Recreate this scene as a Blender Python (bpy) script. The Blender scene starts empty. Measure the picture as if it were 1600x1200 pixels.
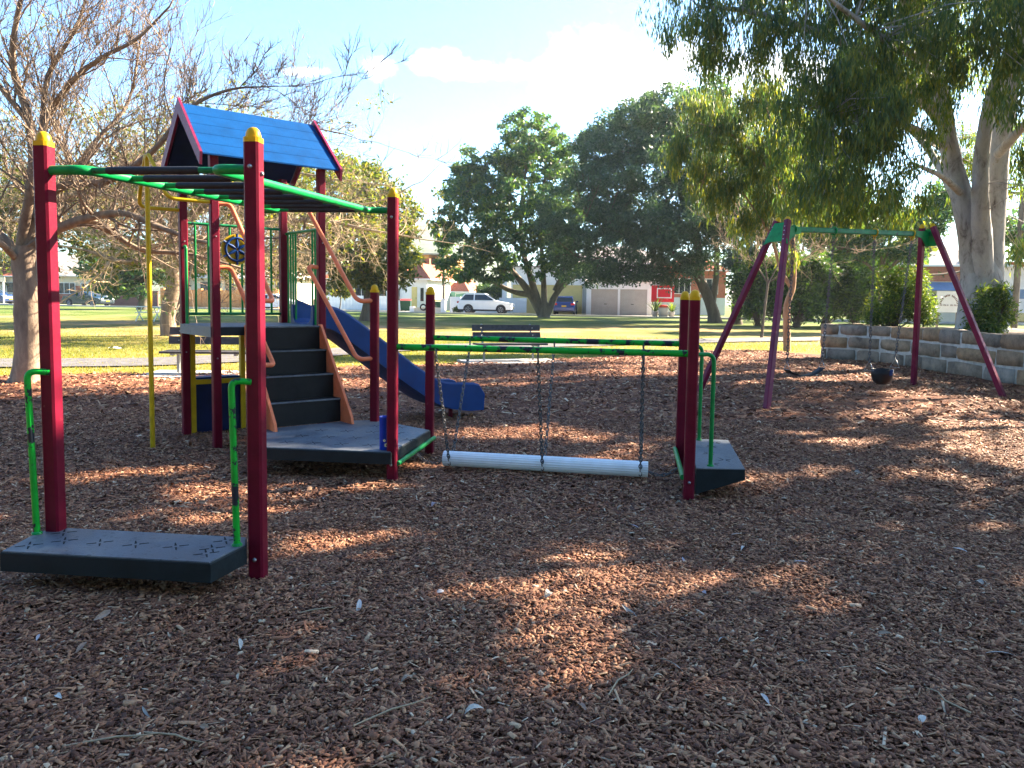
import bpy, math, random
import numpy as np
from mathutils import Vector, Matrix
R = math.radians
scene = bpy.context.scene
col = scene.collection
rng = np.random.default_rng(7)
random.seed(7)

# ------------------------------------------------------------------ camera
EYE = 1.5
FPX = 1200.0                       # focal length in px of the 1600 px wide photo
PITCH, ROLL = R(4.5), R(0.85)
cam_d = bpy.data.cameras.new("camera")
cam = bpy.data.objects.new("camera", cam_d)
col.objects.link(cam)
cam_d.sensor_width = 36.0
cam_d.lens = FPX / 1600 * 36.0
cam_d.clip_start = 0.05
cam_d.clip_end = 3000
cam_d.shift_y = -37.57 / 1600
cam.location = (0, 0, EYE)
cam.matrix_world = Matrix.Translation((0, 0, EYE)) @ Matrix.Rotation(R(90) - PITCH, 4, 'X') @ Matrix.Rotation(ROLL, 4, 'Z')
scene.camera = cam
_f = np.array([0, math.cos(PITCH), -math.sin(PITCH)])
_r0 = np.array([1., 0, 0]); _u0 = np.cross(_r0, _f)
_r = math.cos(ROLL) * _r0 + math.sin(ROLL) * _u0
_u = -math.sin(ROLL) * _r0 + math.cos(ROLL) * _u0
PY0 = 562.43
def at(px, py, Y):
    "world point seen at photo pixel (px, py), at distance Y in front of the camera"
    d = _f + _r * (px - 800) / FPX - _u * (py - PY0) / FPX
    t = Y / d[1]
    return np.array([0, 0, EYE]) + t * d
def atz(px, py, z=0.0):
    d = _f + _r * (px - 800) / FPX - _u * (py - PY0) / FPX
    t = (z - EYE) / d[2]
    return np.array([0, 0, EYE]) + t * d

# ------------------------------------------------------------------ sky, sun, exposure
SUN_AZ, SUN_EL = R(60), R(31)
world = bpy.data.worlds.new("World"); scene.world = world; world.use_nodes = True
wn, wl = world.node_tree.nodes, world.node_tree.links
wn.clear()
w_out = wn.new('ShaderNodeOutputWorld'); w_bg = wn.new('ShaderNodeBackground')
sky = wn.new('ShaderNodeTexSky'); sky.sky_type = 'NISHITA'; sky.sun_disc = False
sky.sun_elevation = SUN_EL; sky.sun_rotation = SUN_AZ
sky.altitude = 20; sky.air_density = 1.0; sky.dust_density = 1.0; sky.ozone_density = 2.0
w_bg.inputs['Strength'].default_value = 0.058
wl.new(w_bg.outputs[0], w_out.inputs[0])
def wmath(op, a, b=None, c=None):
    n = wn.new('ShaderNodeMath'); n.operation = op
    for i, v in enumerate((a, b, c)):
        if v is None: continue
        if isinstance(v, (int, float)): n.inputs[i].default_value = v
        else: wl.new(v, n.inputs[i])
    return n.outputs[0]
tc = wn.new('ShaderNodeTexCoord'); sx = wn.new('ShaderNodeSeparateXYZ')
wl.new(tc.outputs['Generated'], sx.inputs[0])
yy = wmath('MAXIMUM', sx.outputs[1], 0.05)
cu = wmath('DIVIDE', sx.outputs[0], yy); cv = wmath('DIVIDE', sx.outputs[2], yy)
nz = wn.new('ShaderNodeTexNoise'); nz.inputs['Scale'].default_value = 26; nz.inputs['Detail'].default_value = 7
nz.inputs['Roughness'].default_value = 0.62
wl.new(tc.outputs['Generated'], nz.inputs['Vector'])
CLOUDS = [(-0.176, 0.292, .020, .011), (-0.098, 0.298, .030, .014), (-0.066, 0.288, .034, .010), (-0.03, 0.286, .02, .008),
          (0.005, 0.288, .015, .010), (0.050, 0.296, .022, .012), (0.115, 0.315, .055, .030), (0.165, 0.292, .075, .035), (0.21, 0.30, .06, .03),
          (-0.27, 0.284, .022, .006), (0.33, 0.29, .07, .03), (-0.75, 0.30, .06, .02), (0.75, 0.27, .12, .03), (0.12, 0.272, .08, .016)]
cm = None
for (u0, v0, a, b) in CLOUDS:
    du = wmath('DIVIDE', wmath('SUBTRACT', cu, u0), a); dv = wmath('DIVIDE', wmath('SUBTRACT', cv, v0), b)
    d = wmath('SUBTRACT', 1.0, wmath('SQRT', wmath('ADD', wmath('MULTIPLY', du, du), wmath('MULTIPLY', dv, dv))))
    cm = d if cm is None else wmath('MAXIMUM', cm, d)
cm = wmath('ADD', wmath('MAXIMUM', cm, -1.2), wmath('MULTIPLY', wmath('SUBTRACT', nz.outputs[0], 0.5), 3.6))
mr = wn.new('ShaderNodeMapRange'); mr.interpolation_type = 'SMOOTHSTEP'
wl.new(cm, mr.inputs[0]); mr.inputs[1].default_value = -0.55; mr.inputs[2].default_value = 1.25
mxc = wn.new('ShaderNodeMix'); mxc.data_type = 'RGBA'
wl.new(wmath('MULTIPLY', mr.outputs[0], 0.9), mxc.inputs[0])
tnt = wn.new('ShaderNodeMix'); tnt.data_type = 'RGBA'; tnt.blend_type = 'MULTIPLY'; tnt.inputs[0].default_value = 1; tnt.inputs[7].default_value = (0.63, 0.85, 1.0, 1)
wl.new(sky.outputs[0], tnt.inputs[6]); wl.new(tnt.outputs[2], mxc.inputs[6]); mxc.inputs[7].default_value = (9.5, 9.4, 9.3, 1)
wl.new(mxc.outputs[2], w_bg.inputs[0])

sun_d = bpy.data.lights.new("sun", 'SUN'); sun = bpy.data.objects.new("sun", sun_d); col.objects.link(sun)
sun_d.energy = 5.0; sun_d.angle = R(0.55); sun_d.color = (1.0, 0.84, 0.63)
S = Vector((math.sin(SUN_AZ) * math.cos(SUN_EL), math.cos(SUN_AZ) * math.cos(SUN_EL), math.sin(SUN_EL)))
sun.rotation_euler = S.to_track_quat('Z', 'Y').to_euler()
sun.location = (30, 20, 30)
vs = scene.view_settings
vs.view_transform = 'Standard'; vs.look = 'None'; vs.exposure = 3.12; vs.gamma = 1.0; vs.use_curve_mapping = False
scene.render.engine = 'CYCLES'
scene.cycles.use_denoising = True
scene.cycles.max_bounces = 5; scene.cycles.diffuse_bounces = 3; scene.cycles.glossy_bounces = 3; scene.cycles.volume_bounces = 0
scene.cycles.transparent_max_bounces = 6

# ------------------------------------------------------------------ materials
MATS = {}
def new_mat(name):
    m = bpy.data.materials.new(name); m.use_nodes = True
    n = m.node_tree.nodes; l = m.node_tree.links
    b = n['Principled BSDF']
    return m, n, l, b
def noise_node(n, l, scale, detail=5, rough=0.6, coord='Object', dist=0.0):
    t = n.new('ShaderNodeTexCoord'); z = n.new('ShaderNodeTexNoise')
    z.inputs['Scale'].default_value = scale; z.inputs['Detail'].default_value = detail
    z.inputs['Roughness'].default_value = rough; z.inputs['Distortion'].default_value = dist
    l.new(t.outputs[coord], z.inputs['Vector'])
    return z
def ramp(n, l, src, stops):
    r = n.new('ShaderNodeValToRGB'); e = r.color_ramp.elements
    while len(e) > 1: e.remove(e[0])
    e[0].position = stops[0][0]; e[0].color = (*stops[0][1], 1)
    for p, c in stops[1:]:
        k = e.new(p); k.color = (*c, 1)
    l.new(src, r.inputs[0]); return r
def bump(n, l, b, src, strength=0.3, dist=0.01):
    k = n.new('ShaderNodeBump'); k.inputs['Strength'].default_value = strength; k.inputs['Distance'].default_value = dist
    l.new(src, k.inputs['Height']); l.new(k.outputs[0], b.inputs['Normal'])
def paint(name, c, rough=0.4, scale=14, vary=0.18, chip=None, chip_at=0.66, bumps=0.05, metal=0.0, spec=0.2):
    m, n, l, b = new_mat(name)
    z = noise_node(n, l, scale)
    lo = tuple(v * (1 - vary) for v in c); hi = tuple(min(1, v * (1 + vary)) for v in c)
    stops = [(0.3, lo), (0.6, hi)]
    r = ramp(n, l, z.outputs[0], stops)
    src = r.outputs[0]
    if chip:
        z2 = noise_node(n, l, scale * 1.3, 6, 0.7)
        r2 = ramp(n, l, z2.outputs[0], [(chip_at, (0, 0, 0)), (chip_at + 0.015, (1, 1, 1))])
        mx = n.new('ShaderNodeMix'); mx.data_type = 'RGBA'
        l.new(r2.outputs[0], mx.inputs[0]); l.new(src, mx.inputs[6]); mx.inputs[7].default_value = (*chip, 1)
        src = mx.outputs[2]
    l.new(src, b.inputs['Base Color'])
    b.inputs['Roughness'].default_value = rough; b.inputs['Metallic'].default_value = metal
    b.inputs['Specular IOR Level'].default_value = spec
    z3 = noise_node(n, l, scale * 6, 3)
    r3 = ramp(n, l, z3.outputs[0], [(0.2, (rough * .8,) * 3), (0.8, (min(1, rough * 1.3),) * 3)])
    l.new(r3.outputs[0], b.inputs['Roughness'])
    if bumps: bump(n, l, b, z3.outputs[0], bumps, 0.005)
    MATS[name] = m; return m
def leaf_mat(name, cols, trans=0.35, rough=0.5, tcol=None):
    m, n, l, b = new_mat(name)
    g = n.new('ShaderNodeNewGeometry')
    k = len(cols); stops = [(i / max(1, k - 1), c) for i, c in enumerate(cols)]
    r = ramp(n, l, g.outputs['Random Per Island'], stops)
    l.new(r.outputs[0], b.inputs['Base Color']); b.inputs['Roughness'].default_value = rough
    b.inputs['Specular IOR Level'].default_value = 0.35
    t = n.new('ShaderNodeBsdfTranslucent')
    hs = n.new('ShaderNodeMix'); hs.data_type = 'RGBA'; hs.blend_type = 'MULTIPLY'; hs.inputs[0].default_value = 1
    l.new(r.outputs[0], hs.inputs[6]); hs.inputs[7].default_value = (*(tcol or (2.6, 2.4, 0.7)), 1)
    l.new(hs.outputs[2], t.inputs[0])
    mx = n.new('ShaderNodeMixShader'); mx.inputs[0].default_value = trans
    l.new(b.outputs[0], mx.inputs[1]); l.new(t.outputs[0], mx.inputs[2])
    l.new(mx.outputs[0], n['Material Output'].inputs[0])
    MATS[name] = m; return m
def bark_mat(name, cols, scale=3.0, stretch=0.25, bumps=0.6, dist=0.03, rough=0.9):
    m, n, l, b = new_mat(name)
    t = n.new('ShaderNodeTexCoord'); mp = n.new('ShaderNodeMapping'); mp.inputs['Scale'].default_value = (1, 1, stretch)
    l.new(t.outputs['Object'], mp.inputs[0])
    z = n.new('ShaderNodeTexNoise'); z.inputs['Scale'].default_value = scale; z.inputs['Detail'].default_value = 8; z.inputs['Roughness'].default_value = 0.7
    z.inputs['Distortion'].default_value = 0.4
    l.new(mp.outputs[0], z.inputs['Vector'])
    k = len(cols); r = ramp(n, l, z.outputs[0], [(0.3 + 0.4 * i / (k - 1), c) for i, c in enumerate(cols)])
    l.new(r.outputs[0], b.inputs['Base Color']); b.inputs['Roughness'].default_value = rough
    b.inputs['Specular IOR Level'].default_value = 0.2
    bump(n, l, b, z.outputs[0], bumps, dist)
    MATS[name] = m; return m

RED = paint('maroon_paint', (0.112, 0.004, 0.017), 0.40, 9, 0.16, chip=(0.19, 0.05, 0.05), chip_at=0.685, spec=0.1)
REDS = paint('maroon_paint_faded', (0.13, 0.008, 0.036), 0.4, 7, 0.2, chip=(0.22, 0.07, 0.09), chip_at=0.70)
GREEN = paint('green_paint', (0.002, 0.19, 0.045), 0.35, 10, 0.2)
GREENW = paint('green_paint_worn', (0.003, 0.30, 0.025), 0.38, 6.5, 0.15, chip=(0.014, 0.018, 0.028), chip_at=0.535)
GREEND = paint('green_paint_dark', (0.002, 0.14, 0.05), 0.38, 9, 0.25, chip=(0.014, 0.02, 0.03), chip_at=0.6)
YELLOW = paint('yellow_plastic', (0.58, 0.33, 0.004), 0.4, 9, 0.15)
YELD = paint('yellow_paint', (0.46, 0.30, 0.006), 0.38, 9, 0.15)
ORANGE = paint('orange_paint', (0.68, 0.175, 0.075), 0.42, 8, 0.14, chip=(0.42, 0.30, 0.26), chip_at=0.70)
BLUEP = paint('blue_plastic', (0.002, 0.032, 0.14), 0.4, 5, 0.15, spec=0.2)
BLUER = paint('blue_roof_paint', (0.001, 0.042, 0.15), 0.75, 6, 0.14, spec=0.05)
NAVY = paint('navy_panel', (0.003, 0.010, 0.055), 0.45, 7, 0.2)
RUBBER = paint('black_rubber', (0.018, 0.02, 0.027), 0.5, 20, 0.25)
DECK = paint('grey_deck_coating', (0.085, 0.10, 0.125), 0.5, 11, 0.3, chip=(0.04, 0.045, 0.055), chip_at=0.64, bumps=0.25)
def deck_mat():
    m, n, l, b = new_mat('grey_deck_coating')
    z1 = noise_node(n, l, 3.0, 7, 0.7, dist=0.6); z2 = noise_node(n, l, 34, 5, 0.7); z3 = noise_node(n, l, 130, 2)
    r1 = ramp(n, l, z1.outputs[0], [(0.36, (0.065, 0.078, 0.098)), (0.5, (0.10, 0.115, 0.14)), (0.62, (0.16, 0.165, 0.175)), (0.72, (0.20, 0.18, 0.165))])
    r2 = ramp(n, l, z2.outputs[0], [(0.34, (0.45, 0.45, 0.45)), (0.44, (1, 1, 1)), (0.62, (1, 1, 1)), (0.72, (1.35, 1.25, 1.15))])
    mx = n.new('ShaderNodeMix'); mx.data_type = 'RGBA'; mx.blend_type = 'MULTIPLY'; mx.inputs[0].default_value = 1
    l.new(r1.outputs[0], mx.inputs[6]); l.new(r2.outputs[0], mx.inputs[7]); l.new(mx.outputs[2], b.inputs['Base Color'])
    r3 = ramp(n, l, z1.outputs[0], [(0.35, (0.38,) * 3), (0.7, (0.7,) * 3)]); l.new(r3.outputs[0], b.inputs['Roughness']); b.inputs['Specular IOR Level'].default_value = 0.3
    bump(n, l, b, z3.outputs[0], 0.35, 0.004); return m
DECK = deck_mat()
DECKSIDE = paint('dark_deck_edge', (0.006, 0.012, 0.016), 0.5, 9, 0.25)
STEPM = paint('black_step_coating', (0.007, 0.007, 0.008), 0.5, 12, 0.3, chip=(0.02, 0.02, 0.022), chip_at=0.68)
STEEL = paint('galvanised_steel', (0.30, 0.31, 0.32), 0.42, 30, 0.25, metal=0.85)
CHAIN = paint('weathered_chain', (0.10, 0.10, 0.105), 0.5, 40, 0.4, metal=0.6)
WHITEP = paint('white_plastic_log', (0.74, 0.76, 0.79), 0.35, 9, 0.06, bumps=0.03)
BLACK = paint('black_plastic', (0.012, 0.012, 0.014), 0.45, 12, 0.2)
DKHOLE = paint('slot_shadow', (0.012, 0.014, 0.017), 0.8, 12, 0.1)
BENCHW = paint('charcoal_bench_board', (0.055, 0.055, 0.06), 0.6, 12, 0.3, bumps=0.2)
CONC = paint('concrete', (0.36, 0.34, 0.31), 0.85, 4, 0.2, chip=(0.25, 0.23, 0.2), chip_at=0.64, bumps=0.3)
ASPH = paint('path_asphalt', (0.105, 0.10, 0.105), 0.9, 3, 0.25, bumps=0.3)
ROADM = paint('pale_road', (0.30, 0.28, 0.26), 0.9, 1.5, 0.2, bumps=0.2)
KERBM = paint('kerb_concrete', (0.42, 0.38, 0.34), 0.85, 4, 0.15)
WHITEW = paint('white_render', (0.72, 0.72, 0.70), 0.8, 1.5, 0.06)
CREAM = paint('cream_render', (0.62, 0.54, 0.40), 0.8, 1.5, 0.08)
PALEBL = paint('pale_blue_boards', (0.52, 0.60, 0.62), 0.7, 1.5, 0.08)
YDOOR = paint('yellow_door', (0.62, 0.50, 0.20), 0.6, 2, 0.06)
TANDOOR = paint('tan_roller_door', (0.40, 0.35, 0.30), 0.55, 2, 0.06)
GREYDOOR = paint('grey_roller_door', (0.34, 0.34, 0.31), 0.55, 2, 0.06)
ROOFR = paint('red_roof_tiles', (0.33, 0.10, 0.055), 0.8, 5, 0.3, bumps=0.3)
ROOFG = paint('grey_roof_tiles', (0.34, 0.30, 0.27), 0.8, 4, 0.25, bumps=0.3)
ORBRICK = paint('orange_brick', (0.48, 0.22, 0.075), 0.85, 12, 0.25)
RDBRICK = paint('red_brick', (0.32, 0.11, 0.065), 0.85, 14, 0.3)
BRBRICK = paint('brown_brick', (0.14, 0.075, 0.06), 0.85, 14, 0.3)
FENCEG = paint('green_fence', (0.07, 0.19, 0.14), 0.6, 2, 0.1)
FENCEW = paint('white_fence', (0.66, 0.72, 0.70), 0.65, 3, 0.06)
TIMBERP = paint('pole_timber', (0.22, 0.17, 0.13), 0.9, 5, 0.3, bumps=0.3)
REDB = paint('red_backboard', (0.62, 0.012, 0.03), 0.45, 3, 0.05)
WHITEB = paint('white_line_paint', (0.80, 0.80, 0.80), 0.5, 5, 0.05)
BINRED = paint('red_bin_lid', (0.45, 0.03, 0.02), 0.5, 5, 0.1)
BINGRN = paint('dark_green_bin', (0.012, 0.06, 0.03), 0.5, 5, 0.1)
BINYEL = paint('yellow_bin_lid', (0.60, 0.45, 0.03), 0.5, 5, 0.1)
CARWHITE = paint('white_car_paint', (0.75, 0.76, 0.78), 0.22, 3, 0.03, bumps=0, spec=0.5)
CARBLUE = paint('blue_car_paint', (0.003, 0.03, 0.16), 0.2, 3, 0.05, bumps=0, spec=0.5)
CARGREEN = paint('dark_teal_car_paint', (0.005, 0.018, 0.026), 0.2, 3, 0.08, bumps=0, spec=0.5)
CARNAVY = paint('navy_car_paint', (0.006, 0.03, 0.10), 0.2, 3, 0.08, bumps=0, spec=0.5)
GLASS = paint('tinted_glass', (0.012, 0.02, 0.026), 0.06, 3, 0.1, bumps=0, spec=0.5)
HEADL = paint('headlight', (0.65, 0.68, 0.70), 0.12, 3, 0.05, bumps=0, spec=0.5)
TAILL = paint('tail_light', (0.35, 0.008, 0.008), 0.2, 3, 0.1, bumps=0)
AWNB = paint('blue_awning', (0.12, 0.22, 0.36), 0.6, 3, 0.1)
SOIL = paint('garden_bed_soil', (0.11, 0.075, 0.05), 0.95, 6, 0.5, chip=(0.22, 0.16, 0.10), chip_at=0.6, bumps=0.6)
MORTAR = paint('lime_mortar', (0.40, 0.38, 0.35), 0.95, 6, 0.25, bumps=0.5)
TUBEBLUE = paint('blue_tube', (0.004, 0.03, 0.30), 0.3, 6, 0.1)
TUBEIN = paint('cyan_tube_lining', (0.05, 0.36, 0.55), 0.5, 6, 0.1)
FLOWERC = paint('cream_print', (0.70, 0.68, 0.42), 0.5, 6, 0.1)

L_GUM = leaf_mat('gum_leaves', [(0.032, 0.068, 0.042), (0.055, 0.105, 0.05), (0.085, 0.135, 0.045), (0.17, 0.18, 0.035)], 0.45)
L_GUMY = leaf_mat('yellow_gum_leaves', [(0.034, 0.07, 0.035), (0.05, 0.09, 0.035), (0.09, 0.12, 0.03), (0.18, 0.175, 0.03)], 0.42)
L_FIG = leaf_mat('fig_leaves', [(0.022, 0.06, 0.042), (0.032, 0.085, 0.05), (0.05, 0.11, 0.05), (0.10, 0.17, 0.04)], 0.34)
L_DARK = leaf_mat('dark_leaves', [(0.026, 0.056, 0.052), (0.038, 0.078, 0.062), (0.055, 0.10, 0.07)], 0.32)
L_MID = leaf_mat('mid_leaves', [(0.02, 0.045, 0.015), (0.05, 0.085, 0.02), (0.10, 0.13, 0.03), (0.18, 0.17, 0.04)], 0.35)
L_YEL = leaf_mat('sparse_yellow_leaves', [(0.035, 0.07, 0.022), (0.06, 0.09, 0.022), (0.09, 0.11, 0.022), (0.18, 0.16, 0.025)], 0.4)
L_HEDGE = leaf_mat('hedge_leaves', [(0.012, 0.04, 0.012), (0.025, 0.07, 0.015), (0.08, 0.16, 0.02)], 0.35)
L_SHRUB = leaf_mat('shrub_leaves', [(0.025, 0.05, 0.022), (0.045, 0.085, 0.025), (0.07, 0.12, 0.025), (0.18, 0.22, 0.03)], 0.36)
L_GRASS = leaf_mat('grass_blades', [(0.08, 0.11, 0.015), (0.17, 0.17, 0.025), (0.28, 0.22, 0.05)], 0.3)
B_BARE = bark_mat('bare_tree_bark', [(0.11, 0.08, 0.065), (0.21, 0.155, 0.115), (0.33, 0.25, 0.175)], 5, 0.3, 0.7)
B_TWIG = bark_mat('pale_twig_bark', [(0.30, 0.22, 0.15), (0.44, 0.34, 0.22)], 4, 0.5, 0.2)
B_GUM = bark_mat('gum_bark', [(0.07, 0.062, 0.058), (0.20, 0.185, 0.175), (0.31, 0.30, 0.29), (0.36, 0.35, 0.335), (0.40, 0.385, 0.36), (0.30, 0.25, 0.20)], 4.5, 0.45, 0.4, 0.015)
B_DARK = bark_mat('dark_bark', [(0.07, 0.055, 0.045), (0.14, 0.115, 0.09)], 5, 0.3, 0.5)
B_FIG = bark_mat('fig_bark', [(0.085, 0.07, 0.055), (0.15, 0.125, 0.095), (0.22, 0.18, 0.13)], 3, 0.4, 0.4)
B_PINK = bark_mat('pink_bark', [(0.22, 0.13, 0.085), (0.40, 0.25, 0.16)], 6, 0.3, 0.4)

def mulch_ground_mat():
    m, n, l, b = new_mat('mulch_bed')
    z = noise_node(n, l, 28, 8, 0.75); z2 = noise_node(n, l, 0.55, 4)
    r = ramp(n, l, z.outputs[0], [(0.32, (0.04, 0.016, 0.010)), (0.5, (0.14, 0.055, 0.032)), (0.68, (0.31, 0.145, 0.08))])
    r2 = ramp(n, l, z2.outputs[0], [(0.35, (0.75, 0.72, 0.72)), (0.65, (1.25, 1.15, 1.05))])
    mx = n.new('ShaderNodeMix'); mx.data_type = 'RGBA'; mx.blend_type = 'MULTIPLY'; mx.inputs[0].default_value = 1
    l.new(r.outputs[0], mx.inputs[6]); l.new(r2.outputs[0], mx.inputs[7])
    l.new(mx.outputs[2], b.inputs['Base Color']); b.inputs['Roughness'].default_value = 0.9
    b.inputs['Specular IOR Level'].default_value = 0.2
    bump(n, l, b, z.outputs[0], 0.9, 0.03)
    return m
M_MULCH = mulch_ground_mat()
def chip_mat():
    m, n, l, b = new_mat('bark_chips')
    g = n.new('ShaderNodeNewGeometry')
    r = ramp(n, l, g.outputs['Random Per Island'], [(0, (0.072, 0.028, 0.017)), (0.25, (0.165, 0.064, 0.036)), (0.55, (0.27, 0.115, 0.060)), (0.86, (0.37, 0.18, 0.095)), (0.97, (0.46, 0.28, 0.16)), (1, (0.58, 0.45, 0.32))])
    z = noise_node(n, l, 60, 3)
    r2 = ramp(n, l, z.outputs[0], [(0.3, (0.7, 0.7, 0.7)), (0.7, (1.2, 1.2, 1.2))])
    mx = n.new('ShaderNodeMix'); mx.data_type = 'RGBA'; mx.blend_type = 'MULTIPLY'; mx.inputs[0].default_value = 1
    l.new(r.outputs[0], mx.inputs[6]); l.new(r2.outputs[0], mx.inputs[7])
    l.new(mx.outputs[2], b.inputs['Base Color']); b.inputs['Roughness'].default_value = 0.75
    b.inputs['Specular IOR Level'].default_value = 0.3
    return m
M_CHIP = chip_mat()
def grass_mat():
    m, n, l, b = new_mat('mown_grass')
    z = noise_node(n, l, 0.22, 6, 0.65); z2 = noise_node(n, l, 9, 6, 0.7)
    r = ramp(n, l, z.outputs[0], [(0.34, (0.075, 0.115, 0.016)), (0.48, (0.17, 0.165, 0.035)), (0.60, (0.27, 0.22, 0.07)), (0.70, (0.34, 0.25, 0.10))])
    r2 = ramp(n, l, z2.outputs[0], [(0.3, (0.62, 0.68, 0.62)), (0.7, (1.25, 1.2, 1.15))])
    mx = n.new('ShaderNodeMix'); mx.data_type = 'RGBA'; mx.blend_type = 'MULTIPLY'; mx.inputs[0].default_value = 1
    l.new(r.outputs[0], mx.inputs[6]); l.new(r2.outputs[0], mx.inputs[7])
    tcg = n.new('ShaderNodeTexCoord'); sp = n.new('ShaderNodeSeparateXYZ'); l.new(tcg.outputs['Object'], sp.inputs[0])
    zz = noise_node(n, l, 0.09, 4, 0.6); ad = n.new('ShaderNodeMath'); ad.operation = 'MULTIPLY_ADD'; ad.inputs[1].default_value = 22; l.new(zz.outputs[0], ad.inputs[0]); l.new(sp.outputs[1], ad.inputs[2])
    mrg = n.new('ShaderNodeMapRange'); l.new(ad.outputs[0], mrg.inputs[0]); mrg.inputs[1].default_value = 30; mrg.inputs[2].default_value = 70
    zr_ = ramp(n, l, mrg.outputs[0], [(0, (1, 1, 1)), (.18, (1, 1, 1)), (.3, (1.25, 1.05, 1.7)), (.55, (1.2, 1.02, 1.6)), (.68, (.62, .85, .9)), (1, (.55, .8, .9))])  # dry tan band, then a darker green painted in for far tree shade
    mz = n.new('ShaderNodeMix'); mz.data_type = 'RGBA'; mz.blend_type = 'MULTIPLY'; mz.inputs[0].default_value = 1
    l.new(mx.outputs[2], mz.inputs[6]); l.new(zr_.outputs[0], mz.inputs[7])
    l.new(mz.outputs[2], b.inputs['Base Color']); b.inputs['Roughness'].default_value = 0.95
    b.inputs['Specular IOR Level'].default_value = 0.1
    z3 = noise_node(n, l, 40, 4, 0.7)
    bump(n, l, b, z3.outputs[0], 0.8, 0.04)
    return m
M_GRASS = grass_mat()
def stone_mat():
    m, n, l, b = new_mat('sandstone_block')
    oi = n.new('ShaderNodeObjectInfo')
    base = ramp(n, l, oi.outputs['Random'], [(0, (0.15, 0.13, 0.115)), (0.25, (0.29, 0.215, 0.14)), (0.45, (0.17, 0.155, 0.14)), (0.65, (0.33, 0.215, 0.12)), (0.85, (0.20, 0.165, 0.135)), (1, (0.27, 0.24, 0.205))])
    z = noise_node(n, l, 3.2, 7, 0.7); z2 = noise_node(n, l, 1.1, 4)
    r = ramp(n, l, z.outputs[0], [(0.33, (0.45, 0.45, 0.48)), (0.5, (0.95, 0.95, 0.95)), (0.7, (1.35, 1.3, 1.25))])
    mx = n.new('ShaderNodeMix'); mx.data_type = 'RGBA'; mx.blend_type = 'MULTIPLY'; mx.inputs[0].default_value = 1
    l.new(base.outputs[0], mx.inputs[6]); l.new(r.outputs[0], mx.inputs[7])
    l.new(mx.outputs[2], b.inputs['Base Color']); b.inputs['Roughness'].default_value = 0.9
    b.inputs['Specular IOR Level'].default_value = 0.2
    z3 = noise_node(n, l, 14, 8, 0.75)
    bump(n, l, b, z3.outputs[0], 0.7, 0.03)
    return m
M_STONE = stone_mat()
def hill_mat():
    m, n, l, b = new_mat('wooded_hill')
    z = noise_node(n, l, 0.12, 6, 0.7)
    r = ramp(n, l, z.outputs[0], [(0.35, (0.05, 0.075, 0.05)), (0.65, (0.12, 0.15, 0.10))])
    l.new(r.outputs[0], b.inputs['Base Color']); b.inputs['Roughness'].default_value = 1
    return m
M_HILL = hill_mat()
M_LITTER = leaf_mat('dry_gum_leaf', [(0.30, 0.26, 0.22)], 0.1, tcol=(1, 1, 1))
_n, _l = M_LITTER.node_tree.nodes, M_LITTER.node_tree.links
_oi = _n.new('ShaderNodeObjectInfo'); _rp = [k for k in _n if k.type == 'VALTORGB'][0]; _l.new(_oi.outputs['Random'], _rp.inputs[0])
_rp.color_ramp.elements[0].color = (0.28, 0.2, 0.14, 1)
for _p, _c in ((.2, (0.22, 0.13, 0.09)), (.4, (0.38, 0.33, 0.29)), (.6, (0.48, 0.46, 0.46)), (.75, (0.33, 0.26, 0.30)), (.9, (0.40, 0.31, 0.2)), (1, (0.55, 0.53, 0.5))): _rp.color_ramp.elements.new(_p).color = (*_c, 1)

# ------------------------------------------------------------------ object helpers
def root_loc(p):
    while p is not None and p.parent is not None: p = p.parent
    return np.array(p.location) if p is not None else np.zeros(3)
def tag(o, label=None, cat=None, group=None, kind=None):
    if label: o['label'] = label
    if cat: o['category'] = cat
    if group: o['group'] = group
    if kind: o['kind'] = kind
    return o
def thing(name, loc, label, cat, group=None):
    o = bpy.data.objects.new(name, None); col.objects.link(o); o.empty_display_size = 0.2
    o.location = tuple(float(v) for v in loc)
    return tag(o, label, cat, group)
def link_mesh(name, me, mat, parent=None):
    if mat is not None: me.materials.append(mat)
    o = bpy.data.objects.new(name, me); col.objects.link(o)
    if parent is not None: o.parent = parent
    return o
def np_obj(name, V, F, mat, parent=None, smooth=False, origin=None):
    "one mesh from arrays; F is (n, k)"
    V = np.asarray(V, np.float32); F = np.asarray(F, np.int32)
    off = root_loc(parent) if parent is not None else (np.zeros(3) if origin is None else np.array(origin))
    V = V - off.astype(np.float32)
    me = bpy.data.meshes.new(name)
    me.vertices.add(len(V)); me.vertices.foreach_set('co', V.ravel())
    k = F.shape[1]
    me.loops.add(F.size); me.loops.foreach_set('vertex_index', F.ravel())
    me.polygons.add(len(F)); me.polygons.foreach_set('loop_start', np.arange(len(F), dtype=np.int32) * k)
    me.polygons.foreach_set('loop_total', np.full(len(F), k, np.int32))
    if smooth: me.polygons.foreach_set('use_smooth', np.ones(len(F), bool))
    me.update(calc_edges=True); me.validate()
    o = link_mesh(name, me, mat, parent)
    if parent is None and origin is not None: o.location = tuple(float(v) for v in origin)
    return o
def fillet(pts, rad=0.08, k=5):
    "round the corners of a polyline"
    pts = [np.array(p, float) for p in pts]; out = [pts[0]]
    for i in range(1, len(pts) - 1):
        a, b, c = pts[i - 1], pts[i], pts[i + 1]
        da = (a - b); db = (c - b); la, lb = np.linalg.norm(da), np.linalg.norm(db)
        t = min(rad, la * .45, lb * .45)
        p0 = b + da / la * t; p1 = b + db / lb * t
        for j in range(k + 1):
            s = j / k; out.append((1 - s) ** 2 * p0 + 2 * s * (1 - s) * b + s * s * p1)
    out.append(pts[-1]); return out
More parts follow.
